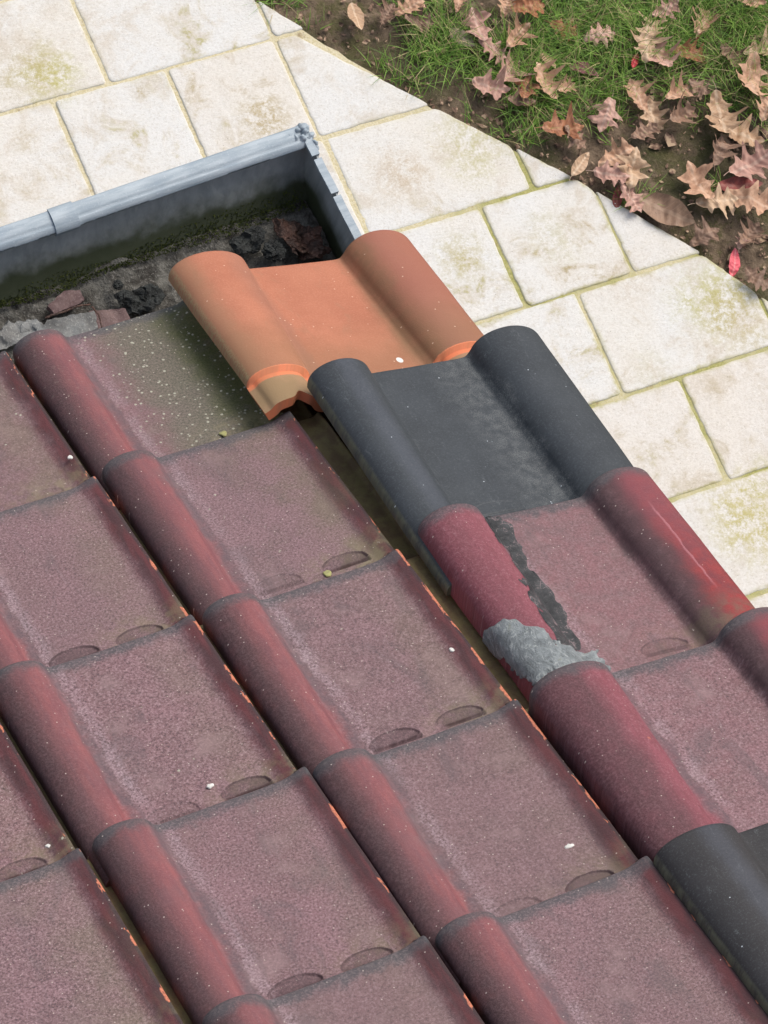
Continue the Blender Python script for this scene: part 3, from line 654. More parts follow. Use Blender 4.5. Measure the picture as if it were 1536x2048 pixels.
# gutter local frame: x along, y back to the roof, z up
Mg = Matrix(((gdir.x, gn.x, 0, GB.x), (gdir.y, gn.y, 0, GB.y), (gdir.z, gn.z, 1, GB.z), (0, 0, 0, 1)))
gut.matrix_world = Mg
def sweep(name, prof, x0, x1, mat, parent, closed=False, nx=60, wob=.0004, sharp=None):
    V = []; F = []; n = len(prof)
    for k in range(nx + 1):
        x = x0 + (x1 - x0) * k / nx
        for (y, z) in prof:
            V.append((x, y + wob * mnoise.noise(Vector((x * 20, z * 30, 1))), z + wob * mnoise.noise(Vector((x * 20, y * 30, 7)))))
    for k in range(nx):
        for i in range(n if closed else n - 1):
            j = (i + 1) % n; F.append((k * n + i, (k + 1) * n + i, (k + 1) * n + j, k * n + j))
    if closed: F += [tuple(range(n)), tuple(reversed(range(nx * n, nx * n + n)))]
    return mesh_obj(name, V, F, mat, parent, sharp=sharp)
XL = -2.2
FRB = .042                                                    # how far the foot of the front wall sits behind the rim
trough = [(.0055, -.006), (.010, -.03), (.022, -.055), (FRB, -.088), (.062, -.094), (.150, -.094), (.168, -.090), (.172, -.03), (.174, -.0301), (.170, -.092), (.150, -.096), (.062, -.096), (FRB - .002, -.090), (.020, -.056), (.008, -.03), (.003, -.006)]
sweep('trough', trough, XL, 0.0, MAT['zinc_in'], gut, True, 160, .0006, sharp=60)
bead = []
for a in np.linspace(0, 2 * math.pi, 48, endpoint=False):
    ca, sa = math.cos(a), math.sin(a)
    y_ = .001 + .0130 * abs(ca) ** .75 * (1 if ca > 0 else -1); z_ = -.002 + (.0058 if sa > 0 else .0095) * abs(sa) ** .8 * (1 if sa > 0 else -1)
    if sa > 0: z_ += -.0030 * ca - .0012 * math.exp(-((y_ - .0055) / .0012) ** 2)
    bead.append((y_, z_))
sweep('rim_bead', bead, XL, .004, MAT['zinc'], gut, True, 160, .0005)
# end plate with folded top flange in three pieces (two dark saw cuts between them)
V, F = box_geo(0.0, .0022, -.004, .176, -.097, -.002)
mesh_obj('end_cap', V, F, MAT['zinc_in'], gut, smooth=False)
FL = [(.004, .0285), (.0335, .079), (.0835, .150)]
for (a, b) in FL:
    pr_ = [(-.0062, -.0015), (-.0060, .0016), (.0036, .0020), (.0040, -.010), (.0028, -.0104), (.0024, -.0012)]
    V = []; F = []; n = len(pr_); m = 12
    for k in range(m + 1):
        y = a + (b - a) * k / m
        for (x, z) in pr_: V.append((x + .0004 * mnoise.noise(Vector((y * 60, 2, a * 9))), y, z + .0006 * mnoise.noise(Vector((y * 50, 5, a * 9)))))
    for k in range(m):
        for i in range(n): j = (i + 1) % n; F.append((k * n + i, k * n + j, (k + 1) * n + j, (k + 1) * n + i))
    F += [tuple(reversed(range(n))), tuple(range(m * n, m * n + n))]
    mesh_obj('end_flange', V, F, MAT['zinc'], gut, smooth=False)
# lumpy solder at the corner
V = []; F = []
bm = bmesh.new()
for (x, y, z, r) in [(-.001, -.006, .001, .0075), (-.008, -.006, .001, .0060), (.002, .003, -.001, .0055), (-.013, .001, .000, .0052), (-.006, .003, .0005, .0055), (-.018, -.003, .000, .0045), (.0045, .014, -.001, .0040), (-.002, -.001, .003, .0050), (.004, .020, -.001, .0030)]:
    b2 = bmesh.ops.create_icosphere(bm, subdivisions=3, radius=r, matrix=Matrix.Translation((x, y, z)))
    for v in b2['verts']:
        v.co += (v.co - Vector((x, y, z))).normalized() * .0034 * mnoise.noise(v.co * 300)
me = bpy.data.meshes.new('solder_lump'); bm.to_mesh(me); bm.free(); me.materials.append(MAT['zinc'])
me.polygons.foreach_set('use_smooth', [True] * len(me.polygons))
so_ = bpy.data.objects.new('solder_lump', me); COL.objects.link(so_); so_.parent = gut
# strap clip over the bead
def clip(cx):
    V = []; F = []; pts = []
    for a in np.linspace(math.radians(165), math.radians(15), 14): pts.append((.001 + .0152 * math.cos(a), -.002 + .0085 * math.sin(a) - .003 * math.cos(a)))
    pts = pts[::-1]; pts = [(.0150, -.010), (.0140, -.003)] [:1] + pts
    n = len(pts)
    for x in (cx - .0145, cx + .0145):
        for (y, z) in pts: V.append((x, y, z))
        for (y, z) in pts:
            c = Vector((.001, -.008)); dd = (Vector((y, z)) - c); q = c + dd * .84; V.append((x, q.x, q.y))
    N2 = 2 * n
    for i in range(n - 1):
        F.append((i, i + 1, N2 + i + 1, N2 + i)); F.append((n + i, N2 + n + i, N2 + n + i + 1, n + i + 1))
        F.append((i, n + i, n + i + 1, i + 1)); F.append((N2 + i, N2 + i + 1, N2 + n + i + 1, N2 + n + i))
    F.append((0, N2, N2 + n, n)); F.append((n - 1, 2 * n - 1, N2 + 2 * n - 1, N2 + n - 1))
    mesh_obj('rim_clip', V, F, MAT['zinc'], gut, smooth=False)
Pc = on_z(127, 424, -.044); cx = (Mg.inverted() @ Pc).x; clip(cx); clip(cx - .62)
# silt on the gutter floor
def silt():
    V = []; F = []; nx, ny = 300, 70
    for i in range(nx + 1):
        x = -.80 + .7985 * i / nx
        for j in range(ny + 1):
            t = j / ny; y = FRB - .008 + (.165 - FRB + .008) * t
            z = -.088 + .004 * math.sin(t * 3.1) + .006 * mnoise.noise(Vector((x * 18, y * 18, 2))) + .0035 * mnoise.noise(Vector((x * 60, y * 60, 5))) + .0018 * mnoise.noise(Vector((x * 170, y * 170, 8)))
            z += .004 * max(0, 1 - abs(t - .0) * 9)
            V.append((x, y, max(z, -.0925)))
    for i in range(nx):
        for j in range(ny): a = i * (ny + 1) + j; F.append((a, a + ny + 1, a + ny + 2, a + 1))
    o = mesh_obj('silt', V, F, MAT['mud']); o.matrix_world = Mg
    tag(o, 'dark wet silt lying on the gutter floor', 'silt', kind='stuff')
silt()
def moss_line():
    V = []; F = []; rng = random.Random(5); N = 5200
    for k in range(N):
        x = -.78 + rng.random() * .775; t = abs(rng.gauss(0, .35))
        th = .006 + .010 * (.5 + mnoise.noise(Vector((x * 14, 3, 3)))) + (.006 if x > -.16 else 0)
        a = rng.random()
        # climbs the sloping wall from its foot
        up_ = a * a * th; y = FRB - .001 - up_ * .6 - .001; z = -.087 + up_ * 1.0
        if rng.random() < .45: y = FRB + rng.random() * th * .7; z = -.083 + .002 * rng.random()
        r = .0011 + .0014 * rng.random(); b = len(V)
        for q in range(3):
            an = rng.random() * 6.28; V.append((x + r * math.cos(an), y + r * math.sin(an) * .8, z + .002 * rng.random() + .0006))
        V.append((x, y + .0004, z + .0036)); F += [(b, b + 1, b + 3), (b + 1, b + 2, b + 3), (b + 2, b, b + 3)]
    o = mesh_obj('moss', V, F, MAT['moss'], smooth=False); o.matrix_world = Mg
    tag(o, 'dark green moss along the foot of the gutter wall', 'moss', kind='stuff')
moss_line()
def slab(name, poly, z, th, mat, label, cat, tilt=(0, 0), rough=.002, sub=26, group=None, crumple=0.0):
    """irregular chunk: outline given where it lies in the gutter, with its own thickness"""
    W3 = [on_z(x, y, z) for x, y in poly]
    c = sum(W3, Vector()) / len(W3); P2 = [((w - c).x, (w - c).y) for w in W3]
    x0, x1 = min(p[0] for p in P2), max(p[0] for p in P2); y0, y1 = min(p[1] for p in P2), max(p[1] for p in P2)
    bm = bmesh.new(); vs = [bm.verts.new((p[0], p[1], 0)) for p in P2]
    f = bm.faces.new(vs)
    bmesh.ops.triangulate(bm, faces=[f])
    for _ in range(4): bmesh.ops.subdivide_edges(bm, edges=[e for e in bm.edges if e.calc_length() > .004], cuts=1); bmesh.ops.triangulate(bm, faces=bm.faces[:])
    bm.normal_update()
    top = bm.verts[:]
    ext = bmesh.ops.extrude_face_region(bm, geom=bm.faces[:])
    nv = [g for g in ext['geom'] if isinstance(g, bmesh.types.BMVert)]
    for v in nv: v.co.z -= th
    for v in bm.verts:
        v.co.z += tilt[0] * v.co.x + tilt[1] * v.co.y + rough * mnoise.noise(v.co * 90 + Vector((1, 2, c.x * 50))) + crumple * mnoise.noise(Vector((v.co.x, v.co.y, 0)) * 55 + Vector((c.x * 90, 0, 0))) + crumple * .6 * abs(mnoise.noise(Vector((v.co.x, v.co.y, 0)) * 140))
        v.co.x += rough * .8 * mnoise.noise(v.co * 200); v.co.y += rough * .8 * mnoise.noise(v.co * 200 + Vector((9, 9, 9)))
    bmesh.ops.recalc_face_normals(bm, faces=bm.faces[:])
    me = bpy.data.meshes.new(name); bm.to_mesh(me); bm.free(); me.materials.append(mat)
    me.polygons.foreach_set('use_smooth', [True] * len(me.polygons))
    if hasattr(me, 'set_sharp_from_angle'): me.set_sharp_from_angle(angle=R_(40))
    o = bpy.data.objects.new(name, me); COL.objects.link(o); o.location = c
    return tag(o, label, cat, group)
slab('silt_cake', [(78, 668), (95, 640), (150, 628), (190, 622), (196, 655), (170, 676), (110, 690)], -.122, .008, MAT['slate'], 'pale grey cake of dried silt in the gutter, left of the tile roll head', 'silt cake')
slab('silt_cake', [(-20, 672), (15, 645), (75, 636), (92, 652), (76, 668), (30, 690), (-20, 702)], -.122, .008, MAT['slate'], 'crumbly pale grey silt cake at the left photo edge above the first tile roll', 'silt cake', rough=.005)
slab('silt_cake', [(178, 622), (250, 618), (262, 640), (225, 655), (196, 662)], -.124, .006, MAT['shard'], 'dull mauve grey flake in the gutter next to the pale grey cake', 'silt cake', tilt=(.1, .05))
slab('tile_shard', [(96, 612), (128, 583), (160, 582), (168, 600), (150, 610), (108, 625)], -.118, .008, MAT['shard'], 'reddish broken tile shard lying near the left end of the gutter moss', 'shard', tilt=(0, .25))
slab('dead_leaf', [(540, 445), (580, 440), (632, 455), (650, 500), (600, 510), (560, 475)], -.112, .0016, MAT['rotleaf'], 'crumpled rotten leaf in the gutter corner, against the end cap', 'leaf', rough=.004, crumple=.012)
slab('dead_leaf', [(575, 488), (640, 482), (662, 505), (640, 520), (590, 512)], -.114, .0016, MAT['rotleaf'], 'reddish rotten leaf under the lip of the orange tile, in the gutter corner', 'leaf', rough=.004, crumple=.012)
slab('dead_leaf', [(455, 480), (500, 455), (535, 460), (520, 500), (475, 515)], -.116, .0016, MAT['wad'], 'black sodden leaf in the gutter left of the round wad', 'leaf', rough=.004, crumple=.014)
slab('dead_leaf', [(225, 590), (300, 570), (335, 590), (300, 625), (245, 622)], -.120, .0016, MAT['wad'], 'black sodden leaf in the gutter left of the orange tile', 'leaf', rough=.004, crumple=.012)
def wad(x, y, z, r, label):
    c = on_z(x, y, z); bm = bmesh.new(); bmesh.ops.create_icosphere(bm, subdivisions=5, radius=r)
    for v in bm.verts:
        nn = v.co.normalized(); v.co += nn * r * (.35 * mnoise.noise(nn * 3) + .25 * mnoise.noise(nn * 11)); v.co.z *= .6
    me = bpy.data.meshes.new('debris_wad'); bm.to_mesh(me); bm.free(); me.materials.append(MAT['wad'])
    o = bpy.data.objects.new('debris_wad', me); COL.objects.link(o); o.location = c; tag(o, label, 'debris')
wad(548, 502, -.114, .012, 'round black fibrous wad in the gutter beside the rotten leaves')
wad(236, 570, -.118, .0055, 'small round dark lump on the silt in the left gutter half')
def twig(pts, z, r, mat, label, cat='twig', name='twig'):
    W3 = [on_z(x, y, z + dz) for x, y, dz in pts]; V = []; F = []; n = 7
    # resample
    R3 = []
    for a, b in zip(W3, W3[1:]):
        for q in range(6): R3.append(a.lerp(b, q / 6))
    R3.append(W3[-1])
    for k, p in enumerate(R3):
        t = (R3[min(k + 1, len(R3) - 1)] - R3[max(k - 1, 0)]).normalized(); s = t.cross(Vector((0, 0, 1))).normalized(); u = s.cross(t)
        p = p + Vector((mnoise.noise(p * 200), mnoise.noise(p * 200 + Vector((5, 0, 0))), 0)) * r * .8
        for q in range(n): a = 6.283 * q / n; V.append(p + (s * math.cos(a) + u * math.sin(a)) * r * (1 - .4 * k / len(R3)))
    for k in range(len(R3) - 1):
        for q in range(n): F.append((k * n + q, k * n + (q + 1) % n, (k + 1) * n + (q + 1) % n, (k + 1) * n + q))
    F += [tuple(reversed(range(n))), tuple(range(len(V) - n, len(V)))]
    return tag(mesh_obj(name, V, F, mat), label, cat)
twig([(90, 636, 0), (130, 622, .003), (158, 612, .002), (180, 608, 0)], -.112, .0016, MAT['rotleaf'], 'dark twig lying across the tile shard in the gutter')
twig([(183, 612, 0), (198, 630, .002), (204, 655, 0)], -.113, .0012, MAT['rotleaf'], 'short dark stalk between the grey cake and the flake')
# ------------------------------------------------------------------ house under the tiles
house = empty('house', (-1.2, -1.6, -H)); tag(house, 'pale rendered house body under the tiled roof', 'house')
Hi = Matrix.Translation((-1.2, -1.6, -H)).inverted()
def hpart(name, V, F, mat, label=None):
    o = mesh_obj(name, [Hi @ Vector(v) for v in V], F, mat, house, smooth=False)
    if label: o['label'] = label
    return o
def slope_box(u0, u1, v0, v1, w0, w1):
    V = [RP(u, v, w) for u in (u0, u1) for v in (v0, v1) for w in (w0, w1)]
    return V, [(0, 1, 3, 2), (4, 6, 7, 5), (0, 4, 5, 1), (2, 3, 7, 6), (0, 2, 6, 4), (1, 5, 7, 3)]
hpart('deck_light_block', *slope_box(-2.6, .385, .03, 1.9, -.085, -.062), MAT['wood'])  # unseen boards added under the tiles to block light
for k in range(7): hpart('batten', *slope_box(-2.6, .380, .035 + k * L, .065 + k * L, -.0615, -.040), MAT['wood'])
V, F = box_geo(-2.6, .33, -1.6, -.04, -H, -.14)
V2 = [(x, y, z) for (x, y, z) in V]
V = [(x, y, (-.12 + (-y) * math.tan(TH) - .06) if z > -1 else z) for (x, y, z) in V2]
hpart('wall', V, F, MAT['wall'])
# ------------------------------------------------------------------ pavement
EDGE = [(1.70, 2.36), (1.8978, 2.0982), (1.9749, 1.9972), (2.1844, 1.7222), (2.445, 1.4386), (2.6763, 1.1495), (2.7797, .9843), (3.0, .64), (3.2, .2), (3.35, -.4), (3.4, -3)]
def edge_x(y):
    for (x1, y1), (x2, y2) in zip(EDGE, EDGE[1:]):
        if y2 <= y <= y1: return x1 + (x2 - x1) * (y1 - y) / (y1 - y2)
    return EDGE[0][0] - (y - EDGE[0][1]) * .8
def clip_poly(P, a, b, c):                 # keep a*x+b*y<=c
    out = []
    for i in range(len(P)):
        p, q = P[i - 1], P[i]; dp = a * p[0] + b * p[1] - c; dq = a * q[0] + b * q[1] - c
        if (dp <= 0) != (dq <= 0):
            t = dp / (dp - dq); out.append((p[0] + t * (q[0] - p[0]), p[1] + t * (q[1] - p[1])))
        if dq <= 0: out.append(q)
    return out
def pavement():
    rng = random.Random(12); V = []; F = []; pid = []; EDv = []
    known = {-1: [1.459, 1.889], 0: [1.317, 1.605, 1.889, 2.20], 1: [1.90, 2.342, 2.62], 2: [1.90, 2.194, 2.488, 2.78], 3: [1.905, 2.325, 2.762, 3.05], 4: [2.05, 2.475, 2.90], 5: [2.19, 2.62, 2.91], 6: [2.33, 2.75]}
    for n in range(-6, 16):
        ks = list(known.get(n, [1.3 + rng.random() * .2]))
        while ks[-1] < 3.8: ks.append(ks[-1] + rng.choice([.28, .285, .43]))
        while ks[0] > -2.9: ks.insert(0, ks[0] - rng.choice([.28, .285, .43]))
        ya, yb = Y0 - n * PP, Y0 - (n + 1) * PP
        for xa, xb in zip(ks, ks[1:]):
            g_ = .0030 + rng.random() * .0016; j = lambda: rng.uniform(-.0025, .0025)
            P = [(xa + g_ + j(), yb + g_ + j()), (xb - g_ + j(), yb + g_ + j()), (xb - g_ + j(), ya - g_ + j()), (xa + g_ + j(), ya - g_ + j())]
            # cut along the curved garden edge, each slab by its own straight saw line
            for (x1, y1), (x2, y2) in zip(EDGE, EDGE[1:]):
                if y2 - .05 < (ya + yb) / 2 < y1 + .05 or (y1 > yb and y2 < ya):
                    nx, ny = (y1 - y2), -(x1 - x2); ll = math.hypot(nx, ny); nx /= ll; ny /= ll
                    if nx < 0: nx, ny = -nx, -ny
                    P = clip_poly(P, nx, ny, nx * x1 + ny * y1 + rng.uniform(-.003, .003))
                    if len(P) < 3: break
            if len(P) < 3: continue
            area = abs(sum(P[i - 1][0] * P[i][1] - P[i][0] * P[i - 1][1] for i in range(len(P)))) / 2
            if area < .0015: continue
            # round corners, rough outline
            Q = []; m = len(P)
            for i in range(m):
                p0, p1, p2 = Vector(P[i - 1]), Vector(P[i]), Vector(P[(i + 1) % m])
                r = min(.006 + rng.random() * .010, (p0 - p1).length * .4, (p2 - p1).length * .4)
                a = p1 + (p0 - p1).normalized() * r; b = p1 + (p2 - p1).normalized() * r
                for t in (0, .25, .5, .75, 1): Q.append(a * (1 - t) ** 2 + p1 * 2 * t * (1 - t) + b * t * t)
            R2 = []
            for i in range(len(Q)):
                p, q = Q[i], Q[(i + 1) % len(Q)]; dlen = (q - p).length; k = max(1, int(dlen / .012))
                for s in range(k): R2.append(p.lerp(q, s / k))
            c = sum(R2, Vector((0, 0))) / len(R2)
            ph = rng.random() * 50; tz = rng.uniform(-.0015, .0015); ring = []; pp_ = rng.random()
            def wz(p, dz): return -H + dz + tz + .0012 * mnoise.noise(Vector((p.x * 12, p.y * 12, ph)))
            for inset, dz in ((0, -.03), (.0, -.0042), (.0014, -.0014), (.0042, -.0002), (.010, 0), (.032, 0)):
                rr = []
                for p in R2:
                    dn = (c - p).normalized(); inset = min(inset, (c - p).length * .6); wob_ = .0022 * mnoise.noise(Vector((p.x * 55, p.y * 55, ph))) + .0012 * mnoise.noise(Vector((p.x * 160, p.y * 160, ph)))
                    q = p + dn * (inset + wob_); V.append((q.x, q.y, wz(q, dz))); pid.append(pp_); EDv.append(max(0, 1 - inset / .032)); rr.append(len(V) - 1)
                ring.append(rr)
            n_ = len(R2); b0 = len(V)
            for q_ in ring[-1]: V.append(V[q_]); pid.append(pp_); EDv.append(0)
            V.append((c.x, c.y, wz(c, 0))); pid.append(pp_); EDv.append(0); ce = len(V) - 1
            for a, b in zip(ring, ring[1:]):
                for i in range(n_): k = (i + 1) % n_; F.append((a[i], a[k], b[k], b[i]))
            for i in range(n_): F.append((b0 + i, b0 + (i + 1) % n_, ce))
    o = mesh_obj('pavement', V, F, MAT['stone'])
    at = o.data.attributes.new('pid', 'FLOAT', 'POINT'); at.data.foreach_set('value', pid)
    at = o.data.attributes.new('edge', 'FLOAT', 'POINT'); at.data.foreach_set('value', EDv)
    tag(o, kind='structure', label='pale stone slab terrace with a curved cut edge')
    # mortar bed between the slabs
    V = []; F = []; ys = np.linspace(3.6, -2.5, 240)
    for y in ys:
        xe = edge_x(y) - .012 + .006 * mnoise.noise(Vector((0, y * 30, 0)))
        for t in list(np.linspace(0, .7, 3)) + list(np.linspace(.75, 1, 60)): x = -2.8 + (xe + 2.8) * t; V.append((x, y, -H - .0028 + .0018 * mnoise.noise(Vector((x * 30, y * 30, 3))) + .001 * mnoise.noise(Vector((x * 110, y * 110, 3)))))
    nn = 63
    for i in range(len(ys) - 1):
        for j in range(nn - 1): a = i * nn + j; F.append((a, a + nn, a + nn + 1, a + 1))
    tag(mesh_obj('pavement_joints', V, F, MAT['joint']), kind='structure', label='mossy mortar bed between the terrace slabs')
pavement()
# ------------------------------------------------------------------ garden
GZ = -H - .018
def gz(x, y):
    return GZ + .012 * mnoise.noise(Vector((x * 6, y * 6, 1))) + .006 * mnoise.noise(Vector((x * 25, y * 25, 4))) + .003 * mnoise.noise(Vector((x * 80, y * 80, 6)))
def ground():
    V = []; F = []; nx, ny = 260, 260
    for i in range(nx + 1):
        x = 1.5 + 2.2 * i / nx
        for j in range(ny + 1):
            y = .4 + 2.4 * j / ny; z = gz(x, y)
            if x < edge_x(y) - .02: z = -H - .05
            V.append((x, y, z))
    for i in range(nx):
        for j in range(ny): a = i * (ny + 1) + j; F.append((a, a + ny + 1, a + ny + 2, a + 1))
    tag(mesh_obj('soil', V, F, MAT['soil']), kind='structure', label='damp soil of the garden bed')
    v, f = [(-150, -150, -H - .065), (150, -150, -H - .065), (150, 150, -H - .065), (-150, 150, -H - .065)], [(0, 1, 2, 3)]
    tag(mesh_obj('ground', v, f, MAT['soil'], smooth=False), kind='structure', label='wide garden ground')
ground()
# bare patches (pixel hints converted to places on the ground)
BARE = [(1360, 290, .13), (1300, 330, .10), (770, 80, .05), (700, 30, .08), (1130, 310, .09), (1490, 500, .12), (1430, 470, .08), (980, 240, .05), (1390, 160, .05), (900, 190, .05), (1530, 420, .1)]
LUSH = [(1230, 60, .16), (1130, 130, .11), (880, 110, .09), (1040, 230, .09), (1290, 10, .15), (1060, 150, .08), (1190, 170, .08), (1500, 20, .2), (1300, 370, .06), (1440, 60, .12), (680, -20, .06), (1450, 160, .08), (860, 60, .07)]
BARE = [(on_z(x, y, GZ), r) for x, y, r in BARE]; LUSH = [(on_z(x, y, GZ), r) for x, y, r in LUSH]
def grass():
    rng = random.Random(77); V = []; F = []; UV = []
    def density(x, y):
        d = .36 + .95 * mnoise.noise(Vector((x * 7, y * 7, 9)))
        for p, r in LUSH: d += .75 * math.exp(-((x - p.x) ** 2 + (y - p.y) ** 2) / (r * r))
        for p, r in BARE: d -= .85 * math.exp(-((x - p.x) ** 2 + (y - p.y) ** 2) / (r * r))
        return d
    def blade(x, y, ln, wd, az, lean, rv):
        z0 = gz(x, y) - .002; b = len(V); ns = 5
        ax, ay = math.cos(az), math.sin(az); sx, sy = -ay, ax
        tw = rng.uniform(-.5, .5)
        for k in range(ns):
            t = k / (ns - 1); bend = lean * t * t; r = ln * (t * .35 + bend * .8); h = ln * (t - .45 * lean * t * t) * (1.1 - .55 * lean)
            px_, py_ = x + ax * r + sx * tw * ln * t * t * .4, y + ay * r + sy * tw * ln * t * t * .4
            w = wd * (1 - t) ** .7
            V.append((px_ - sx * w, py_ - sy * w, z0 + max(h, .003))); V.append((px_ + sx * w, py_ + sy * w, z0 + max(h, .003)))
            UV.extend([(rv, t), (rv, t)])
        for k in range(ns - 1): F.append((b + 2 * k, b + 2 * k + 1, b + 2 * k + 3, b + 2 * k + 2))
    n = 0
    for _ in range(14000):
        x = rng.uniform(1.55, 3.6); y = rng.uniform(.5, 2.75); d = density(x, y)
        if x < edge_x(y) + .004 or rng.random() > d: continue
        lush = min(max(d, .25), 1.2)
        # tuft
        base_az = rng.random() * 6.28
        for k in range(rng.randint(4, 11)):
            bx, by = x + rng.gauss(0, .010), y + rng.gauss(0, .010)
            if bx < edge_x(by) + .001: continue
            rv = rng.random()
            rv = rv * .8 if rng.random() < .86 else .97
            blade(bx, by, rng.uniform(.030, .115) * (.45 + .60 * lush), rng.uniform(.0007, .0016), base_az + rng.gauss(0, 1.1), rng.uniform(.15, 1.0), rv)
        n += 1
    tag(mesh_obj('grass', V, F, MAT['grass'], uvs=UV), 'green tufted grass growing through the soil beside the terrace', 'grass', kind='stuff')
grass()
# fine litter: crumbled leaf bits and dead straw, uncountable
def litter():
    rng = random.Random(31); V = []; F = []; UV = []
    for _ in range(15000):
        x = rng.uniform(1.6, 3.5); y = rng.uniform(.6, 2.7)
        if x < edge_x(y) + .002: continue
        if mnoise.noise(Vector((x * 6, y * 6, 21))) + rng.random() * .8 < .18: continue
        s = rng.uniform(.002, .010) * (2.6 if rng.random() < .07 else 1); az = rng.random() * 6.28; z = gz(x, y) + .002 + rng.random() * .008; b = len(V)
        asp = rng.choice([.25, .5, .8, .08, .06]); k = rng.randint(4, 6)
        for q in range(k):
            a = 6.283 * q / k; rr = s * rng.uniform(.6, 1.2); ux, uy = rr * math.cos(a), rr * math.sin(a) * asp
            V.append((x + ux * math.cos(az) - uy * math.sin(az), y + ux * math.sin(az) + uy * math.cos(az), z + rng.uniform(-.3, .3) * s)); UV.append((.5, .3))
        F.append(tuple(range(b, b + k)))
    g = G('leaf litter', .85, .2); p = g.pos(); n = g.noise(p, 60, 2, .5)
    c = g.mix(g.sm(n, .35, .5), (.055, .034, .024), (.22, .14, .10)); c = g.mix(g.sm(n, .53, .62), c, (.42, .30, .20)); g.col(c)
    tag(mesh_obj('leaf_litter', V, F, g.m, smooth=False, uvs=UV), 'crumbled brown leaf litter scattered over the soil', 'leaf litter', kind='stuff')
litter()
# ------------------------------------------------------------------ leaves
LM = {
 'tan': leaf_mat('dry tan oak leaf', (.54, .33, .215), (.40, .225, .14), (.55, .38, .27), (.17, .09, .06)),
 'pink': leaf_mat('dry pinkish oak leaf', (.56, .34, .265), (.42, .235, .185), (.57, .40, .32), (.20, .11, .085)),
 'pale': leaf_mat('pale buff oak leaf', (.52, .36, .235), (.40, .25, .15), (.62, .47, .33), (.22, .13, .08)),
 'orange': leaf_mat('orange brown oak leaf', (.37, .155, .075), (.25, .10, .05), (.46, .24, .13), (.12, .05, .03)),
 'brown': leaf_mat('dull brown leaf', (.30, .18, .12), (.19, .115, .08), (.29, .19, .13), (.075, .045, .03)),
 'ebrown': leaf_mat('long brown leaf', (.30, .19, .125), (.22, .135, .09), (.38, .26, .18), (.11, .07, .05)),
 'grey': leaf_mat('grey brown leaf', (.27, .21, .145), (.20, .16, .11), (.36, .29, .2), (.10, .08, .05)),
 'purple': leaf_mat('faded purple leaf', (.28, .11, .12), (.19, .075, .085), (.36, .18, .17), (.12, .05, .05)),
 'red': leaf_mat('bright red leaf', (.60, .055, .06), (.48, .04, .05), (.70, .18, .16), (.20, .03, .03)),
 'pinkred': leaf_mat('pink red leaf', (.72, .12, .15), (.62, .09, .12), (.78, .28, .28), (.18, .03, .04)),
 'dred': leaf_mat('dark red brown leaf', (.27, .065, .055), (.17, .05, .045), (.34, .14, .11), (.10, .03, .025)),
}
def leaf_mesh(kind, size, rng, curl=1.0):
    NT, NC = 60, 5; V = []; UV = []; F = []
    nl = rng.choice([2, 3, 3])
    def side():
        cs = [.30 + rng.uniform(-.03, .03), .54 + rng.uniform(-.03, .03), .77 + rng.uniform(-.02, .02)] if nl == 3 else [.36 + rng.uniform(-.04, .04), .66 + rng.uniform(-.04, .03)]
        return [(c, h * rng.uniform(.8, 1.15), rng.uniform(.085, .115) * (3.2 / (nl + .5)) ** .5) for c, h in zip(cs, (.27, .42, .30) if nl == 3 else (.34, .40))]
    SL, SR = side(), side()
    def oak(t, ls, sd_):
        w = .085 + .11 * math.sin(math.pi * min(1, t * 1.1)) * (1 - .2 * t)
        for c, h, wd in ls:
            dd = (t - c) / wd
            if abs(dd) < 1.25:
                e = max(0, 1 - abs(dd) ** 2.2) ** .55 * h
                e *= 1 + .13 * math.cos((t - c) / wd * 5.2 + sd_)          # two or three points on each lobe
                w = max(w, e)
        w *= 1 + .06 * mnoise.noise(Vector((t * 30, sd_ * 9, 3)))
        return w * min(1, t / .05 + .1) * min(1, ((1 - t) / .10) ** .8 + .01)
    k1, k2, k3, ph = rng.uniform(-1.6, 2.2) * curl, rng.uniform(-1.5, 4.6) * curl, rng.uniform(-.8, .8) * curl, rng.random() * 40
    for i in range(NT):
        t = i / (NT - 1)
        if kind == 'oak': wl_, wr_ = oak(t, SL, .3), oak(t, SR, 1.1)
        else:
            wl_ = wr_ = (.185 if kind == 'ell' else .24) * (math.sin(math.pi * min(1, t ** .85)) ** .8) + .003
        for c in range(-NC, NC + 1):
            f = c / NC; w = (wl_ if f < 0 else wr_) * f; fw = abs(w) * (.24 if kind == 'oak' else .12)
            x = w; y = t - .5 + fw * .6
            z = .35 * k1 * (y * y) + .55 * k2 * w * w + k3 * w * y * .6 + .09 * curl * mnoise.noise(Vector((x * 4, y * 4, ph))) + .05 * curl * mnoise.noise(Vector((x * 11, y * 11, ph)))
            V.append((x * size, y * size, z * size)); UV.append((w, t))
    n = 2 * NC + 1
    for i in range(NT - 1):
        for c in range(n - 1): a = i * n + c; F.append((a, a + 1, a + n + 1, a + n))
    # stalk
    b = len(V)
    for k in range(6):
        t = k / 5; 
        for (dx, dz) in ((-.008, 0), (.008, 0), (0, .012)): V.append((dx * size + t * t * .04 * size, (-.5 - .20 * t) * size, (dz + .30 * .35 * k1 + .03 * t) * size)); UV.append((0, 0))
    for k in range(5):
        for q in range(3): F.append((b + 3 * k + q, b + 3 * k + (q + 1) % 3, b + 3 * k + 3 + (q + 1) % 3, b + 3 * k + 3 + q))
    return V, F, UV
LG = 'fallen leaves on the grass and soil'
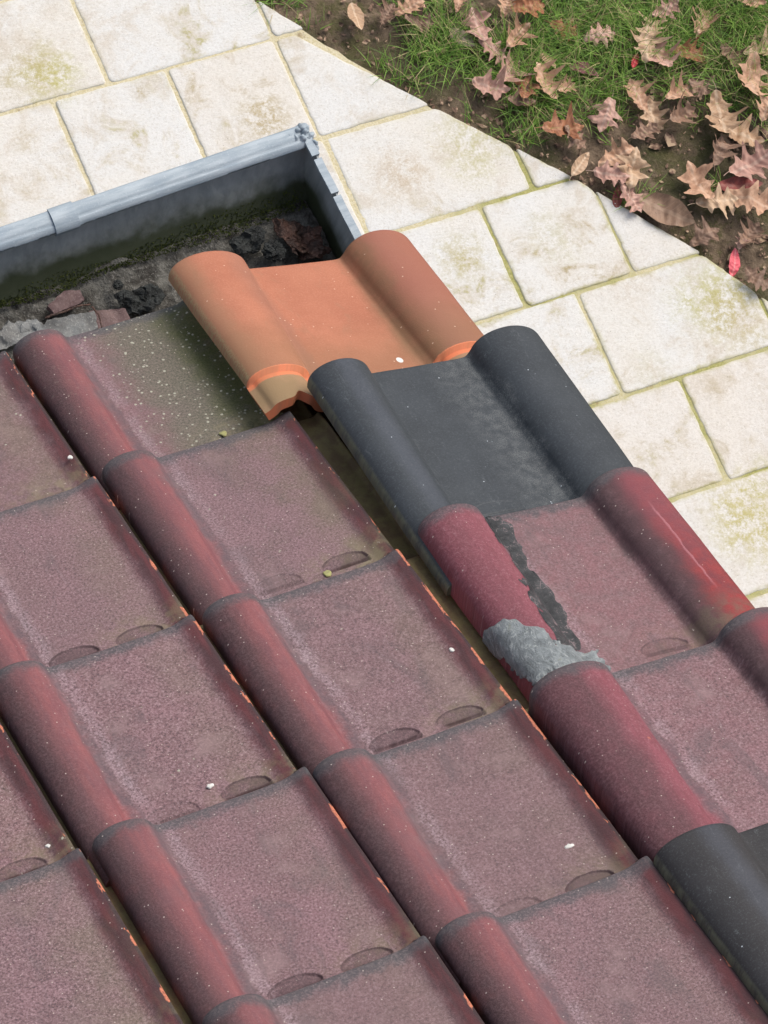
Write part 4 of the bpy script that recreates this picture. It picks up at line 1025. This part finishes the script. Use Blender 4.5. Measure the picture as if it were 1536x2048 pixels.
# x, y, size in photo pixels, rotation (deg, clockwise on screen of the tip from up), kind, material, label
LEAVES = [
 (955, 55, 78, -15, 'oak', 'pink', 'pinkish oak leaf right of the small grey oval leaf'),
 (1030, 76, 70, 40, 'oak', 'tan', 'tan oak leaf in the grass two leaves right of the grey oval leaf'),
 (985, 98, 66, 120, 'oak', 'pink', 'pinkish oak leaf tucked under its neighbours, below the grey oval leaf'),
 (926, 72, 58, 125, 'oval', 'grey', 'small grey brown oval leaf on the grass, left part of the lawn'),
 (1199, 70, 66, 75, 'oak', 'pink', 'flat pinkish oak leaf lying alone on bright grass near the top'),
 (1131, 54, 62, 110, 'oak', 'orange', 'curled orange brown oak leaf in the grass near the top middle'),
 (1056, 10, 74, 80, 'oak', 'orange', 'bright orange oak leaf cut by the top photo edge'),
 (1012, 12, 48, 20, 'oak', 'tan', 'small tan leaf left of the bright orange one at the top edge'),
 (915, 6, 44, 10, 'oak', 'tan', 'tan leaf tip poking in at the top photo edge above the grey oval leaf'),
 (820, 12, 66, 60, 'oak', 'tan', 'tan oak leaf near the top edge, first leaf right of the bare strip'),
 (836, 40, 60, 95, 'oak', 'brown', 'dull brown leaf under the tan one near the top, left part of the lawn'),
 (712, 34, 66, 170, 'oval', 'pale', 'upright curled pale leaf on bare soil near the terrace top corner'),
 (775, 28, 50, 30, 'oak', 'brown', 'brown leaf on bare soil right of the upright curled leaf'),
 (1304, 52, 66, 10, 'oak', 'pale', 'pale buff leaf above the tall dried cluster near the top'),
 (1408, 46, 74, 25, 'oak', 'tan', 'thin lobed tan leaf upper right with grass all round'),
 (1290, 92, 84, 5, 'oak', 'pale', 'tall dried leaf right of the small bright red leaf'),
 (1320, 112, 80, 150, 'oak', 'pink', 'pinkish oak leaf with a fold, right of the tall dried leaf'),
 (1271, 120, 36, 20, 'ell', 'red', 'small bright red leaf standing in the grass'),
 (1172, 133, 60, 112, 'oval', 'purple', 'faded purple oval leaf lying on the grass'),
 (1015, 143, 76, 45, 'oak', 'pink', 'mauve pink oak leaf in the middle of the left lawn'),
 (1088, 166, 80, -30, 'oak', 'tan', 'tan oak leaf below left of the purple oval leaf'),
 (1050, 182, 62, 15, 'oak', 'orange', 'upright orange tan leaf left of the tan oak leaf under the purple one'),
 (978, 176, 74, 100, 'oak', 'pink', 'mauve crumpled oak leaf near the terrace, above the bright tuft'),
 (1040, 205, 60, 80, 'oak', 'brown', 'dull brown leaf half hidden above the bright green tuft'),
 (1276, 190, 74, -20, 'oak', 'tan', 'clean tan oak leaf in the centre of the garden below the tall dried leaf'),
 (1214, 226, 76, 200, 'oak', 'pink', 'pinkish oak leaf with four long lobes left of the garden centre'),
 (1356, 186, 64, 55, 'oak', 'tan', 'tan leaf right of the clean tan oak leaf'),
 (1398, 178, 50, 130, 'oak', 'brown', 'small brown leaf between the bare hollow and the right side leaves'),
 (1382, 104, 74, 95, 'oak', 'orange', 'brown orange oak leaf right of the folded pinkish one'),
 (1304, 226, 78, 160, 'oak', 'pale', 'buff oak leaf above the bare soil hollow'),
 (1358, 232, 66, 60, 'oak', 'brown', 'dark brown leaf on the bare soil hollow'),
 (1122, 262, 84, 80, 'oak', 'orange', 'orange tan oak leaf with a dark gap, near the terrace edge'),
 (1150, 276, 60, 130, 'oak', 'brown', 'dull brown leaf just right of the orange tan one near the terrace edge'),
 (1440, 232, 96, 170, 'oak', 'pale', 'large pale buff oak leaf on the right side of the garden'),
 (1482, 262, 96, 110, 'oak', 'pale', 'large pale oak leaf overlapping its neighbour on the right side'),
 (1500, 160, 100, 185, 'oak', 'tan', 'large tan oak leaf near the right photo edge, upper part'),
 (1520, 100, 74, 70, 'oak', 'pale', 'pale leaf at the right photo edge near the top'),
 (1532, 215, 64, 20, 'oak', 'tan', 'tan leaf cut by the right photo edge below the large tan one'),
 (1160, 330, 64, 35, 'ell', 'pale', 'pale tan pointed leaf touching the terrace edge'),
 (1234, 312, 80, 60, 'oak', 'tan', 'tan oak leaf at the top of the heap near the terrace'),
 (1262, 342, 84, 10, 'oak', 'pale', 'long lobed buff oak leaf in the heap near the terrace'),
 (1222, 352, 70, 100, 'oak', 'pink', 'pinkish oak leaf at the foot of the heap near the terrace'),
 (1239, 388, 50, 10, 'ell', 'dred', 'dark red leaf sticking out under the heap by the terrace'),
 (1262, 398, 64, 140, 'oak', 'pink', 'pinkish leaf wedged left of the big brown elliptical leaf'),
 (1334, 420, 118, 118, 'oval', 'ebrown', 'big brown elliptical leaf lying by the terrace edge'),
 (1398, 368, 92, -25, 'oak', 'tan', 'spiky tan oak leaf above right of the big elliptical leaf'),
 (1434, 402, 84, 80, 'oak', 'pale', 'pale oak leaf right of the big elliptical leaf'),
 (1500, 330, 100, 60, 'oak', 'pink', 'large pinkish oak leaf at the right edge, middle of the garden'),
 (1482, 366, 92, 82, 'ell', 'dred', 'long reddish brown pointed leaf at the right photo edge'),
 (1492, 402, 90, 110, 'oak', 'tan', 'tan oak leaf under the long reddish leaf'),
 (1476, 514, 62, 10, 'ell', 'pinkred', 'bright pink red leaf on soil by the lower terrace edge'),
 (1484, 482, 30, 20, 'oak', 'pink', 'small pinkish leaf tip just above the pink red leaf'),
 (1512, 560, 64, 120, 'oak', 'brown', 'brown leaf on soil below the pink red leaf'),
 (1500, 470, 60, 40, 'oak', 'brown', 'dull leaf on the soil right of the pink red leaf'),
 (1410, 470, 66, 60, 'oak', 'brown', 'dull brown leaf on soil left of the pink red leaf'),
 (1290, 262, 60, 60, 'oak', 'brown', 'dark decayed leaf on the bare hollow, left side'),
 (1440, 300, 70, 20, 'oak', 'brown', 'dull brown leaf below the large pale oak leaves'),
 (1330, 20, 60, 60, 'oak', 'pink', 'pinkish leaf at the top edge above the tall dried cluster'),
 (1462, 110, 56, 140, 'oak', 'brown', 'brown leaf in the grass left of the right edge leaves, upper part'),
 (1098, 120, 44, 150, 'oval', 'tan', 'small buff leaf above left of the purple oval leaf'),
 (1500, 5, 60, 100, 'oak', 'tan', 'tan leaf at the top right corner of the garden'),
 (1130, 175, 46, 60, 'oak', 'tan', 'small tan leaf directly under the purple oval leaf'),
]
rngL = random.Random(4)
for (x, y, spx, rot, kind, mk, lab) in LEAVES:
    size = spx / 760.0 * 1.00
    V, F, UV = leaf_mesh(kind, size, rngL, 1.15 if kind == 'oak' else .7)
    o = mesh_obj('oak_leaf' if kind == 'oak' else 'leaf', V, F, LM[mk], uvs=UV)
    P = on_z(x, y, GZ + .037); P.z = gz(P.x, P.y) + rngL.uniform(.028, .046) - (.012 if kind != 'oak' and spx > 80 or mk in ('pinkred', 'dred') else 0)
    o.location = P
    # screen-up direction on the ground, then rotate clockwise
    o.rotation_euler = (rngL.uniform(-.28, .28), rngL.uniform(-.28, .28), R_(-rot) + R_(-22))
    tag(o, lab, 'leaf', LG)
